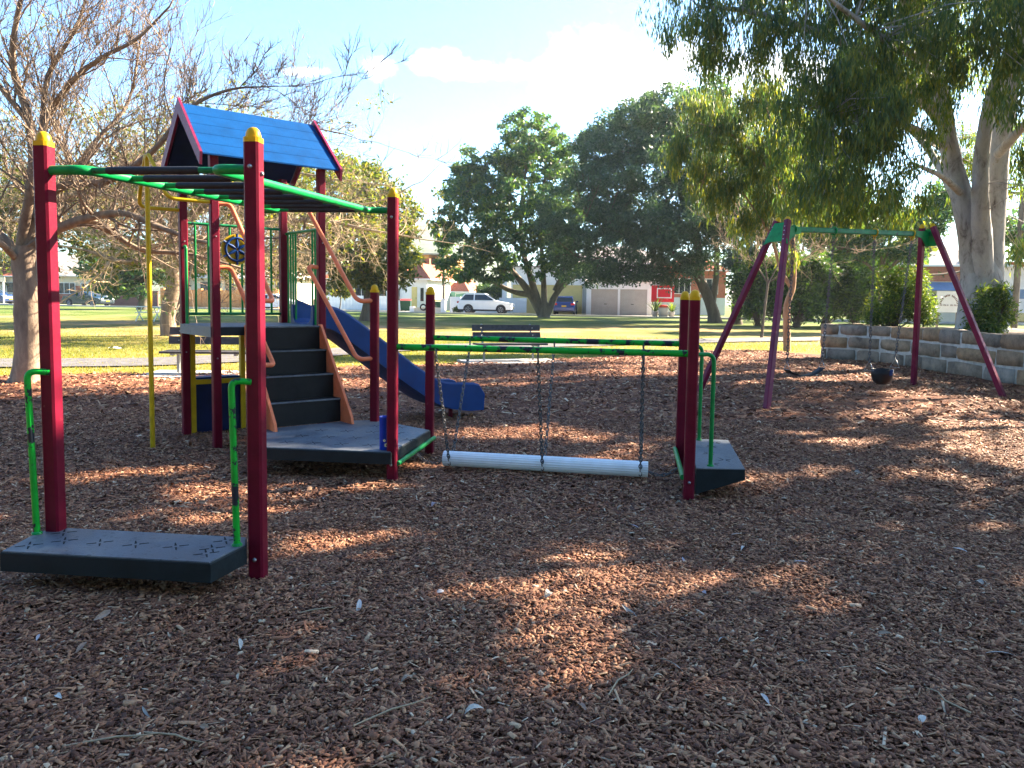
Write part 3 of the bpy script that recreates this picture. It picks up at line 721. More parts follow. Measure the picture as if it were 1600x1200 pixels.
# fireman's pole
pole = np.array([-3.43, 7.27])
pp = MB().tube([v3(pole, -.1), v3(pole, 2.60), v3(pole, 2.78)], [.0225, .0225, .020], 12).build('fire_pole', YELD, ps)
for q in (L_, F_):
    o = q - wT * .42
    MB().tube(fillet([v3(q - wT * .02, 2.37), v3(o, 2.37), v3(o * .72 + pole * .28, 2.55), v3(pole + (o - pole) * .08, 2.80), v3(pole, 2.74)], .09, 6), .019, 10).build('pole_arm', YELD, pp)

# shop front under the tower
m0, m1 = L_ + wT * .07 , L_ + wT * .60
yf = MB()
for q in (m0, m1): beam(yf, v3(q, -.05), v3(q, 1.115), .05, .05, up=(wT[0], wT[1], 0))
beam(yf, v3(m0, .575), v3(m1, .575), .045, .05); fr = yf.build('shop_frame', YELD, ps)
MB().extrude([v3(m0 + wT * .02, .02), v3(m1 - wT * .02, .02), v3(m1 - wT * .02, .553), v3(m0 + wT * .02, .553)], v3(vT * .02, 0)).build('shop_panel', NAVY, ps)
MB().extrude([v3(m0 + wT * .03, .602), v3(m1 - wT * .03, .602), v3(m1 - wT * .03, .622), v3(m0 + wT * .03, .622)], v3(vT * .18, 0)).build('shop_counter', BLUEP, ps)

# slide
def slide():
    midR = (RF_ + RB_) / 2
    prof = smoothpath([(0, 0, 1.20), (.22, 0, 1.185), (.48, 0, 1.03), (.85, 0, .77), (1.25, 0, .49), (1.62, 0, .28), (1.95, 0, .205), (2.30, 0, .19)], 4)
    V = []; F = []
    n = None
    for i, q in enumerate(prof):
        s, z = q[0], q[2]; f = i / (len(prof) - 1)
        hw = .20 + .06 * np.clip((s - 1.4) / .5, 0, 1); dn = .035 + .05 * np.clip((s - 1.4) / .7, 0, 1)
        if s > 2.12: hw -= .17 * (1 - math.sqrt(max(0, 1 - ((s - 2.12) / .185) ** 2)))
        a, b = prof[max(i - 1, 0)], prof[min(i + 1, len(prof) - 1)]; t = np.array([b[0] - a[0], b[2] - a[2]]); t /= np.linalg.norm(t); nn = np.array([-t[1], t[0]])
        cs = [(-.285, hw - .015), (-.265, hw + .01), (-.24, hw), (-.222, .06), (-.17, .012), (0, 0), (.17, .012), (.222, .06), (.24, hw), (.265, hw + .01), (.285, hw - .015), (.275, -dn), (.1, -dn - .01), (-.1, -dn - .01), (-.275, -dn)]
        n = len(cs)
        for o, h in cs: V.append(v3(midR + wT * (s + nn[0] * h) + vT * o, z + nn[1] * h))
    for i in range(len(prof) - 1):
        F += [(i * n + k, i * n + (k + 1) % n, (i + 1) * n + (k + 1) % n, (i + 1) * n + k) for k in range(n)]
    m = MB(); npf = len(prof)
    for k in range(n):          # one strip per facet: smooth along the run, crisp across it
        m.add([V[i * n + k] for i in range(npf)] + [V[i * n + (k + 1) % n] for i in range(npf)], [(i, npf + i, npf + i + 1, i + 1) for i in range(npf - 1)], True)
    m.add(V[:n], [tuple(range(n))]); m.add(V[-n:], [tuple(range(n))[::-1]])
    sl = m.build('slide', BLUEP, ps)
    MB().tube([v3(midR + wT * 1.98, -.1), v3(midR + wT * 1.98, .15)], .03, 10).build('slide_support', RED, ps)
    # entry sheets either side of the slide mouth
    for o in (-.24, .24):
        MB().extrude([v3(midR + wT * .04 + vT * o, 1.21), v3(midR + wT * .04 + vT * o, 1.47), v3(midR + wT * .34 + vT * o, 1.36), v3(midR + wT * .34 + vT * o, 1.14)], v3(vT * .02, 0)).build('entry_cheek', BLUEP, sl)
slide()

# bridge rails and the far step
dCG = Gn_ - C_
MB().tube([v3(C_ + dCG * .01, 1.11), v3(Gn_ - dCG * .005, 1.12)], .0255, 12).build('bridge_rail', GREENW, ps)
MB().tube([v3(D_ + dCG * .01, 1.13), v3(Gf_ - dCG * .005, 1.13)], .0255, 12).build('bridge_rail', GREENW, ps)
pGn = post(Gn_, 1.515, rzA); pGf = post(Gf_, 1.52, rzA)
bolt(pGn, v3(Gn_ + nF * .039, .16), nF)
dG = MB()
g0, g1, g2, g3 = (1.385, 5.64), (1.745, 5.63), (1.955, 6.83), (1.60, 6.88)
dG.add([(*g0, .262), (*g1, .262), (*g2, .262), (*g3, .262), (*g0, .07), (*g1, .185), (*g2, .185), (*g3, .07)], [(0, 3, 2, 1)[::-1], (4, 5, 6, 7)[::-1], (0, 1, 5, 4)[::-1], (1, 2, 6, 5)[::-1], (2, 3, 7, 6)[::-1], (3, 0, 4, 7)[::-1]])
dGo = dG.build('deck', DECKSIDE, ps)
MB().prism([g0, g1, g2, g3], .2625, LOWZ, bev=.003).build('deck_surface', DECK, dGo)
slots(dGo, [(1.55, 5.80), (1.68, 5.95), (1.62, 6.2), (1.72, 6.5), (1.80, 6.7)], LOWZ, .45)
for q, b in ((Gn_, (1.508, 5.715)), (Gf_, (1.685, 6.80))):
    h = MB().tube(fillet([v3(q + np.array([.03, 0]), 1.115), (b[0] + .0, b[1], 1.115), (b[0] + .0, b[1], LOWZ)], .09, 7), .0165, 10).build('grab_handle', GREEN, ps)
    MB().lathe([(.026, .0), (.026, .008), (.018, .014)], (b[0], b[1], LOWZ), 10).build('base_flange', GREEN, h)
MB().tube([v3(C_ - uAB * .045 - nF * -.0, .165), v3(D_ - uAB * .045, .175)], .02, 10).build('tie_bar', GREEN, ps)
MB().tube([v3(Gn_ + uAB * .045, .19), v3(Gf_ + uAB * .045, .19)], .02, 10).build('tie_bar', GREEN, ps)

# hanging log with its chains
log_a, log_b = np.array([-.58, 6.60, .115]), np.array([1.14, 6.27, .115])
lg = thing('hanging_log', (log_a + log_b) / 2 * np.array([1, 1, 0]), 'long white ribbed balance log hung on chains between two green rails', 'balance log')
def ribbed_log():
    d = (log_b - log_a); Ln = np.linalg.norm(d); d /= Ln; s = np.cross(d, [0, 0, 1.]); s /= np.linalg.norm(s); u = np.cross(s, d); V = []; k = 40
    for t in (0, .004, Ln - .004, Ln):
        e = .95 if t in (0, Ln) else 1.0
        for i in range(k):
            a = 2 * math.pi * i / k; r = (.064 + .0013 * (1 if i % 2 else -1)) * e
            V.append(log_a + d * t + r * (s * math.cos(a) + u * math.sin(a)))
    F = [(j * k + i, j * k + (i + 1) % k, (j + 1) * k + (i + 1) % k, (j + 1) * k + i) for j in range(3) for i in range(k)]
    m = MB(); m.add(V, F); m.add(V[:k], [tuple(range(k))[::-1]]); m.add(V[-k:], [tuple(range(k))])
    return m.build('log', WHITEP, lg)
lo_ = ribbed_log()
for tn, tf, tl in (((-.600, 6.05), (-.395, 7.17), .035), ((.20, 5.893), (.385, 7.018), .50), ((.985, 5.739), (1.175, 6.865), .965)):
    q = log_a + (log_b - log_a) * tl; sgn = np.cross((log_b - log_a), [0, 0, 1.]); sgn /= np.linalg.norm(sgn)
    for top, sd_ in ((v3(tn, 1.10), 1), (v3(tf, 1.12), -1)):
        e = q + sgn * .068 * sd_
        m = MB(); link_ring(m, top - np.array([0, 0, .025]), np.array([0, 0, 1.]), np.array([0, 1., 0]), .075, .058, .006, 12, 6)
        chain(m, top - np.array([0, 0, .06]), e + np.array([0, 0, .02])); chain(m, e + np.array([0, 0, .03]), e + np.array([0, 0, -.045]) - sgn * .02 * sd_)
        m.build('chain', CHAIN, lg)
m = MB(); chain(m, log_a + np.array([-.01, 0, -.02]), v3(C_ * .5 + D_ * .5 + np.array([.04, 0]), .13), sag=.05); m.build('end_chain', CHAIN, lg)
m = MB(); chain(m, log_b + np.array([.01, 0, -.02]), v3(Gn_ * .5 + Gf_ * .5 - np.array([.04, 0]), .15), sag=.05); m.build('end_chain', CHAIN, lg)

# blue tube standing on the lower deck
tb = np.array([-1.02, 6.16, LOWZ])
t_ = thing('blue_tube', tb, 'open topped blue cylinder with pale flower print on the lower deck beside a post', 'container')
MB().lathe([(.001, .002), (.044, .002), (.046, .010), (.0465, .262), (.048, .266), (.048, .272), (.043, .272), (.043, .24)], tb, 20).build('body', TUBEBLUE, t_)
MB().lathe([(.0425, .255), (.0425, .25), (.001, .25)], tb, 20).build('lining', TUBEIN, t_)
def on_tube(a, z, r=.0475): return tb + np.array([r * math.cos(a), r * math.sin(a), z])
for a0, z0, pr in ((R(-68), .045, .016), (R(-88), .082, .010)):
    m = MB(); k = 14; ring = []
    for i in range(k):
        a = 2 * math.pi * i / k; rr = pr * (1 + .18 * math.cos(5 * a)); ring.append(on_tube(a0 + rr * math.cos(a) / .047, z0 + rr * math.sin(a)))
    m.add(ring + [on_tube(a0, z0, .0482)], [(i, (i + 1) % k, k) for i in range(k)]); fo = m.build('flower_print', FLOWERC, t_)
    ring = [on_tube(a0 + pr * .35 * math.cos(2 * math.pi * i / 10) / .047, z0 + pr * .35 * math.sin(2 * math.pi * i / 10), .0488) for i in range(10)]
    MB().add(ring, [tuple(range(10))]).build('flower_centre', BINGRN, fo)

# ------------------------------------------------------------------ swing set
swb = [np.array([3.606, 10.785, -.1]), np.array([3.02, 12.55, -.1]), np.array([7.571, 14.405, -.1]), np.array([8.112, 12.5, -.1])]
apL, apR = np.array([4.10, 11.87, 0]), np.array([7.20, 13.52, 0])
sw = thing('swing_set', (5.6, 12.6, 0), 'maroon legged swing frame with green crossbeam in front of the stone wall', 'swing frame')
bd = apR - apL; bd /= np.linalg.norm(bd); bn = np.array([-bd[1], bd[0], 0])
tops = [apL - bn * .10 + [0, 0, 2.76], apL + bn * .10 + [0, 0, 2.76], apR + bn * .10 + [0, 0, 2.86], apR - bn * .10 + [0, 0, 2.86]]
for i, (b, t) in enumerate(zip(swb, tops)):
    m = MB(); beam(m, b, t, .085, .085, up=tuple(bd), ch=.010); lg_ = m.build('leg', REDS, sw)
    d = (t - b) / np.linalg.norm(t - b); m = MB(); m.tube([t, t + d * .02, t + d * .05, t + d * .066], [.047, .046, .032, .006], 10); m.build('leg_cap', YELLOW, lg_)
    for k in range(4):
        q = t - d * (.10 + .07 * k) + bd * (.043 if i > 1 else -.043); m = MB(); m.tube([q, q + bd * (.010 if i > 1 else -.010)], .010, 6); m.build('bolt', STEEL, lg_)
bz = np.array([0, 0, 2.635]); bz2 = np.array([0, 0, 2.74])
m = MB(); beam(m, apL + bz - bd * .02, apR + bz2 + bd * .02, .085, .085, ch=.012); m.build('crossbeam', GREEND, sw)
for ap, zz, sg in ((apL, 2.635, 1), (apR, 2.74, -1)):
    m = MB(); e = ap + np.array([0, 0, zz])
    o = -bd * sg * .055
    dn = -bd * sg * .09
    m.extrude([e + o - bn * .10 + [0, 0, .09], e + o + bn * .10 + [0, 0, .09], e + o + dn + bn * .24 + [0, 0, -.24], e + o + dn + bn * .12 + [0, 0, -.20], e + o + dn - bn * .12 + [0, 0, -.20], e + o + dn - bn * .24 + [0, 0, -.24]], bd * sg * .02)
    br = m.build('bracket', GREEN, sw)
    m = MB(); m.extrude([e + bd * sg * .03 - bn * .048 + [0, 0, .05], e + bd * sg * .36 - bn * .048 + [0, 0, .03], e + bd * sg * .36 - bn * .048 + [0, 0, -.05], e + bd * sg * .22 - bn * .048 + [0, 0, -.08], e + bd * sg * .10 - bn * .048 + [0, 0, -.20], e + bd * sg * .03 - bn * .048 + [0, 0, -.22]], bn * .006); m.build('gusset', GREEN, br)
def beam_at(px):
    def px_of(t):
        d = apL + (apR - apL) * t + np.array([0, 0, 2.635 + t * .105 - EYE]); return 800 + FPX * (d @ _r) / (d @ _f)
    best = min(np.linspace(0, 1, 400), key=lambda t: abs(px_of(t) - px))
    q = apL + (apR - apL) * best; return q + np.array([0, 0, 2.635 + best * .105])
hang = [beam_at(p) for p in (1240, 1303, 1367, 1425)]
for i, q in enumerate(hang):
    m = MB(); m.tube([q + bn * .06 * math.cos(a) + np.array([0, 0, .062 * math.sin(a)]) for a in np.linspace(0, 2 * math.pi, 13)[:-1]], .012, 6, closed=True)
    link_ring(m, q - np.array([0, 0, .085]), np.array([0, 0, 1.]), bd, .075, .05, .008, 10, 6); m.build('hanger', GREEN if i < 2 else YELD, sw)
# belt swing
def strap(p0, p1, sag, width, t, nrm, k=14):
    V = []; F = []
    for i in range(k + 1):
        f = i / k; q = p0 + (p1 - p0) * f - np.array([0, 0, sag * (1 - (2 * f - 1) ** 2)])
        w = width * (.75 + .25 * math.sin(math.pi * f))
        V += [q - nrm * w / 2, q + nrm * w / 2, q + nrm * w / 2 - [0, 0, t], q - nrm * w / 2 - [0, 0, t]]
    for i in range(k): F += [(i * 4 + j, i * 4 + (j + 1) % 4, i * 4 + 4 + (j + 1) % 4, i * 4 + 4 + j) for j in range(4)]
    return V, F + [(0, 1, 2, 3), (k * 4, k * 4 + 3, k * 4 + 2, k * 4 + 1)]
bs = thing('belt_swing', (hang[0] + hang[1]) / 2 * np.array([1, 1, 0]), 'black belt swing seat on two chains, the left swing', 'swing')
e0 = hang[0] * np.array([1, 1, 0]) + np.array([-.01, 0, .47]); e1 = hang[1] * np.array([1, 1, 0]) + np.array([-.10, -.02, .475])
V_, F_s = strap(e0, e1, .11, .15, .012, bn); m = MB(); m.add(V_, F_s, True); m.build('seat', RUBBER, bs)
for h, e in ((hang[0], e0), (hang[1], e1)):
    m = MB(); chain(m, h - np.array([0, 0, .12]), e + np.array([0, 0, .13]), .05, .0075); m.build('chain', CHAIN, bs)
    m = MB(); m.tube([e + [0, 0, .13], e + bn * .06, e - bn * .06], .006, 6, closed=True); m.build('triangle_link', STEEL, bs)
# toddler bucket swing
tw = thing('bucket_swing', (hang[2] + hang[3]) / 2 * np.array([1, 1, 0]), 'black toddler bucket swing with blue panel hanging by the right legs', 'swing')
f0 = hang[2] * np.array([1, 1, 0]) + np.array([.02, 0, .40]); f1 = hang[3] * np.array([1, 1, 0]) + np.array([-.22, -.1, .43])
cc = (f0 + f1) / 2
m = MB()
prf = [(.001, -.265), (.08, -.26), (.145, -.20), (.172, -.10), (.174, 0.0), (.160, 0.0), (.155, -.10), (.125, -.185), (.001, -.235)]
m.lathe(prf, cc, 20); m.build('seat', BLACK, tw)
for s_, mt, nm in ((1, BLUEP, 'side_panel'), (-1, WHITEP, 'label_patch')):
    m = MB(); a0 = -1.57 + .55 * (1 if s_ > 0 else 1.75); k = 6; w_ = .5 if s_ > 0 else .28
    V = []
    for i in range(k + 1):
        a = a0 - w_ / 2 + w_ * i / k
        for r_, z_ in ((.179 if s_ > 0 else .182, .0), (.173 if s_ > 0 else .176, -.10 if s_ > 0 else -.06)): V.append(cc + np.array([r_ * math.cos(a), r_ * math.sin(a), z_]))
    m.add(V, [(2 * i, 2 * i + 1, 2 * i + 3, 2 * i + 2) for i in range(k)]); m.build(nm, mt, tw)
for h, e in ((hang[2], f0), (hang[3], f1)):
    m = MB(); chain(m, h - np.array([0, 0, .12]), e + np.array([0, 0, .16]), .05, .0075); m.build('chain', CHAIN, tw)
    m = MB(); m.tube([e + [0, 0, .16], e + bn * .09 + [0, 0, 0], e - bn * .09], .006, 6, closed=True); m.build('triangle_link', STEEL, tw)

# ------------------------------------------------------------------ stone wall and raised bed
WALL = [(10.6, 22.3), (8.45, 21.25), (9.45, 19.95), (9.68, 18.25), (9.72, 14.4), (9.75, 10.5), (9.8, 7.0)]
def wall_path():
    P = [np.array(p) for p in WALL]; out = [P[0]]
    for a, b in zip(P[:-1], P[1:]):
        n = max(1, int(np.linalg.norm(b - a) / .12))
        out += [a + (b - a) * i / n for i in range(1, n + 1)]
    P = np.array(out)
    for _ in range(3): P[1:-1] = (P[:-2] + 2 * P[1:-1] + P[2:]) / 4
    s = np.concatenate([[0], np.cumsum(np.linalg.norm(np.diff(P, axis=0), axis=1))]); return P, s
WP, WS = wall_path()
def wpt(s): return np.array([np.interp(s, WS, WP[:, 0]), np.interp(s, WS, WP[:, 1])])
def wnrm(s):
    t = wpt(min(s + .2, WS[-1])) - wpt(max(s - .2, 0)); t /= np.linalg.norm(t); return np.array([t[1], -t[0]])
# outward side is the playground side (towards -x)
def wout(s):
    n = wnrm(s); return n if n @ np.array([-1, -.25]) > 0 else -n
sw_ = thing('stone_wall', (9.7, 16, 0), 'low retaining wall of grey and tan sandstone blocks behind the swings', 'wall')
V = []; n = 0
ss = np.linspace(0, WS[-1], 90)
for s in ss:
    p, o = wpt(s), wout(s)
    for off, z in ((.004, -.1), (.004, .93), (.34, .93), (.34, -.1)): V.append((*(p - o * off), z))
Fq = [(i * 4 + k, i * 4 + (k + 1) % 4, i * 4 + 4 + (k + 1) % 4, i * 4 + 4 + k) for i in range(len(ss) - 1) for k in range(4)]
np_obj('mortar', V, Fq, MORTAR, sw_)
wr = np.random.default_rng(3)
grid = [(i, j, k) for i in range(5) for j in range(3) for k in range(3)]
for row in range(3):
    z0, z1 = [(-.06, .30), (.342, .632), (.675, .965)][row]
    s = -.1 + .37 * row
    while s < WS[-1] - .3:
        L = wr.uniform(.55, 1.5); e = min(s + L, WS[-1]); a, b = max(s, 0) + .022, e - .022
        if b - a > .2:
            V = []; ix = {}
            dz0, dz1 = np.clip(wr.normal(0, .014, 2), -.018, .018); pro = wr.uniform(.0, .03)
            for (i, j, k) in grid:
                if 0 < i < 4 and j == 1 and k == 1: continue
                u, v, w = i / 4 * 2 - 1, j - 1, k - 1
                # round the edges
                ed = (abs(u) > .9) + (abs(v) > .9) + (abs(w) > .9)
                sh = 1 - .045 * max(0, ed - 1)
                uu = u * (1 - .018 * max(0, ed - 1)); jit = wr.normal(0, .008, 3)
                sc = (a + b) / 2 + uu * (b - a) / 2 + jit[0]
                zc = (z0 + dz0 + z1 + dz1) / 2 + w * sh * (z1 + dz1 - z0 - dz0) / 2 + jit[1]
                o = wout(np.clip(sc, 0, WS[-1])); off = -v * sh * .17 + .155 - pro
                if v < 0: pass
                p = wpt(np.clip(sc, 0, WS[-1])) - o * (off + jit[2] - .0)
                ix[(i, j, k)] = len(V); V.append((*p, zc))
            F = []
            def q(*c):
                F.append([ix[t] for t in c])
            for i in range(4):
                for k in range(2):
                    for j in (0, 2): q((i, j, k), (i + 1, j, k), (i + 1, j, k + 1), (i, j, k + 1))
                for j in range(2):
                    for k in (0, 2): q((i, j, k), (i + 1, j, k), (i + 1, j + 1, k), (i, j + 1, k))
            for j in range(2):
                for k in range(2):
                    for i in (0, 4): q((i, j, k), (i, j + 1, k), (i, j + 1, k + 1), (i, j, k + 1))
            o = np_obj('stone', V, F, M_STONE, sw_)
            bmv = o.data; 
            import bmesh
            bm = bmesh.new(); bm.from_mesh(bmv); bmesh.ops.recalc_face_normals(bm, faces=bm.faces); bm.to_mesh(bmv); bm.free()
        s = e
# soil of the raised bed
def bed():
    xs = np.linspace(8.0, 60, 80) ; ys = np.linspace(5, 34, 60); X, Y = np.meshgrid(xs, ys)
    d = np.full(X.shape, 1e9); inside = np.zeros(X.shape, bool)
    wx = np.interp(Y, [7, 10.5, 14.4, 18.25, 19.95, 21.25], [9.9, 9.85, 9.82, 9.8, 9.55, 8.6])
    inside = (X > wx)
    Zb = .90 - .85 * np.clip((Y - 22.0) / 8, 0, 1) + .05 * vnoise(X, Y, 1.2, 3)
    X2 = np.maximum(X, wx + .12); Zb = np.where(Y > 21.3, np.where(X < 8.6 + (Y - 21.3) * 2.05 + .25, np.minimum(Zb, -.2), Zb), Zb)
    idx = np.arange(X.size).reshape(X.shape)
    F = np.stack([idx[:-1, :-1], idx[:-1, 1:], idx[1:, 1:], idx[1:, :-1]], -1)
    tag(np_obj('raised_bed', np.stack([X2, Y, Zb], -1).reshape(-1, 3), F.reshape(-1, 4), SOIL, smooth=True), kind='structure')
bed()

# ------------------------------------------------------------------ trees and shrubs
def segs_mesh(segs, sides):
    S_ = np.array(segs, float); p0, p1, r0, r1 = S_[:, 0:3], S_[:, 3:6], S_[:, 6], S_[:, 7]
    d = p1 - p0; d /= np.linalg.norm(d, axis=1)[:, None] + 1e-9
    ref = np.where(np.abs(d[:, 2:3]) < .9, np.array([[0, 0, 1.]]), np.array([[1., 0, 0]]))
    n = np.cross(d, ref); n /= np.linalg.norm(n, axis=1)[:, None]; b = np.cross(d, n)
    V = []
    for r, p in ((r0, p0), (r1, p1)):
        for k in range(sides):
            a = 2 * math.pi * k / sides; V.append(p + r[:, None] * (math.cos(a) * n + math.sin(a) * b))
    V = np.stack(V, 1); N = len(S_); base = np.arange(N)[:, None] * (2 * sides)
    F = np.concatenate([base + np.array([[k, (k + 1) % sides, sides + (k + 1) % sides, sides + k]]) for k in range(sides)], 0)
    return V.reshape(-1, 3), F
def join_np(parts):
    Vs, Fs, o = [], [], 0
    for V, F in parts:
        Vs.append(V); Fs.append(np.asarray(F) + o); o += len(V)
    return np.concatenate(Vs), np.concatenate(Fs)
def tube_np(pts, radii, sides=10, rough=0.0, rg=rng):
    m = MB(); m.tube(pts, radii, sides, caps=False); V = np.array(m.v)
    if rough:
        for i in range(len(pts)):
            ring = slice(i * sides, (i + 1) * sides); V[ring] = pts[i] + (V[ring] - pts[i]) * (1 + rg.normal(0, rough, (sides, 1)))
    return V, np.array(m.f)
def limb(pts, r0, r1, sides=9, k=4, rough=.04, rg=rng):
    P = smoothpath(pts, k); n = len(P); return P, tube_np(P, list(np.linspace(r0, r1, n)), sides, rough, rg)
def leaf_cloud(cent, rad, n_each, l, w, droop, rg, flat=0.0):
    "leaf-sized quads round cluster centres"
    N = len(cent); n = N * n_each; c = np.repeat(cent, n_each, 0); rr = np.repeat(rad, n_each, 0)
    g = rg.normal(0, 1, (n, 3)); g /= np.linalg.norm(g, axis=1)[:, None]; g *= (rg.random(n) ** .45)[:, None] * rr
    p = c + g
    ax = rg.normal(0, 1, (n, 3)); ax /= np.linalg.norm(ax, axis=1)[:, None]
    ax = ax * (1 - droop) + np.array([0, 0, -1.]) * droop; ax /= np.linalg.norm(ax, axis=1)[:, None]
    nr = rg.normal(0, 1, (n, 3)); nr[:, 2] += flat; sd = np.cross(ax, nr); sd /= np.linalg.norm(sd, axis=1)[:, None] + 1e-9
    L = (l * np.exp(rg.normal(0, .28, n)))[:, None]; W = (w * np.exp(rg.normal(0, .25, n)))[:, None]
    V = np.stack([p, p + ax * L * .45 + sd * W / 2, p + ax * L, p + ax * L * .45 - sd * W / 2], 1).reshape(-1, 3)
    return V, np.arange(4 * n).reshape(-1, 4)
def lobe_points(lobes, n, rg, shell=.55):
    vol = np.array([max(1e-3, l[1][0] * l[1][1] * l[1][2]) ** .72 for l in lobes]); k = rg.choice(len(lobes), n, p=vol / vol.sum())
    g = rg.normal(0, 1, (n, 3)); g /= np.linalg.norm(g, axis=1)[:, None]; r = shell + (1 - shell) * rg.random(n) ** .7
    r = np.where(rg.random(n) < .25, rg.random(n), r)
    C = np.array([l[0] for l in lobes]); Rr = np.array([l[1] for l in lobes]); return C[k] + g * r[:, None] * Rr[k], k
def leafy_tree(name, label, cat, base, trunk, r0, lobes, n_cl, n_leaf, leaf, cl_r, bark, leafm, seed, droop=.2, group=None, n_sub=40, shell=.55, squash=.7, lr=None, fork=None, sides=9, sub_r=.03, root_flare=1.35, limbs=None):
    rg = np.random.default_rng(seed); base = np.array(base, float)
    t = thing(name, base, label, cat, group)
    parts = []
    P = smoothpath(trunk, 4); n = len(P); tr = np.linspace(r0, r0 * .62, n); tr[0] *= root_flare; tr[1] *= 1 + (root_flare - 1) * .4
    parts.append(tube_np(P, list(tr), sides + 3, .045, rg))
    top = P[-1] if fork is None else np.array(fork)
    cen, k = lobe_points(lobes, n_cl, rg, shell)
    ends = []
    for li, (c, r) in enumerate(lobes):
        c = np.array(c, float)
        if limbs is not None:
            ends.append([np.array(c)] * 4); continue
        mid = top * .5 + c * .5 + rg.normal(0, .12, 3) * np.linalg.norm(c - top) + np.array([0, 0, -.06 * np.linalg.norm(c - top)])
        LP, tb_ = limb([top - np.array([0, 0, r0 * .5]), mid, c], (lr or r0 * .42), (lr or r0 * .42) * .35, 7, 5, .05, rg); parts.append(tb_); ends.append(LP)
    LPs = []
    for pts, ra, rb in (limbs or []):
        LP, tb_ = limb(pts, ra, rb, 8, 5, .05, rg); parts.append(tb_); LPs += LP[len(LP) // 3:]
    segs = []
    for j in rg.choice(n_cl, min(n_sub, n_cl), replace=False):
        LP = ends[k[j]]; s = LP[rg.integers(len(LP) // 2, len(LP))]; e = cen[j]
        if LPs: s = min(LPs, key=lambda q: np.sum((q - e) ** 2))
        m_ = (s + e) / 2 + rg.normal(0, .1, 3) * np.linalg.norm(e - s)
        segs += [(*s, *m_, sub_r, sub_r * .7), (*m_, *e, sub_r * .7, sub_r * .3)]
    if segs: parts.append(segs_mesh(segs, 5))
    V, F = join_np(parts); np_obj('trunk', V, F, bark, t, smooth=True)
    rad = np.stack([np.full(n_cl, cl_r), np.full(n_cl, cl_r), np.full(n_cl, cl_r * squash)], -1) * np.exp(rg.normal(0, .25, (n_cl, 1)))
    V, F = leaf_cloud(cen, rad, n_leaf, leaf[0], leaf[1], droop, rg); np_obj('crown', V, F, leafm, t)
    return t
def lobe(px, py, Y, rx, rz, ry=None): return (tuple(at(px, py, Y)), (rx, ry or rx, rz))

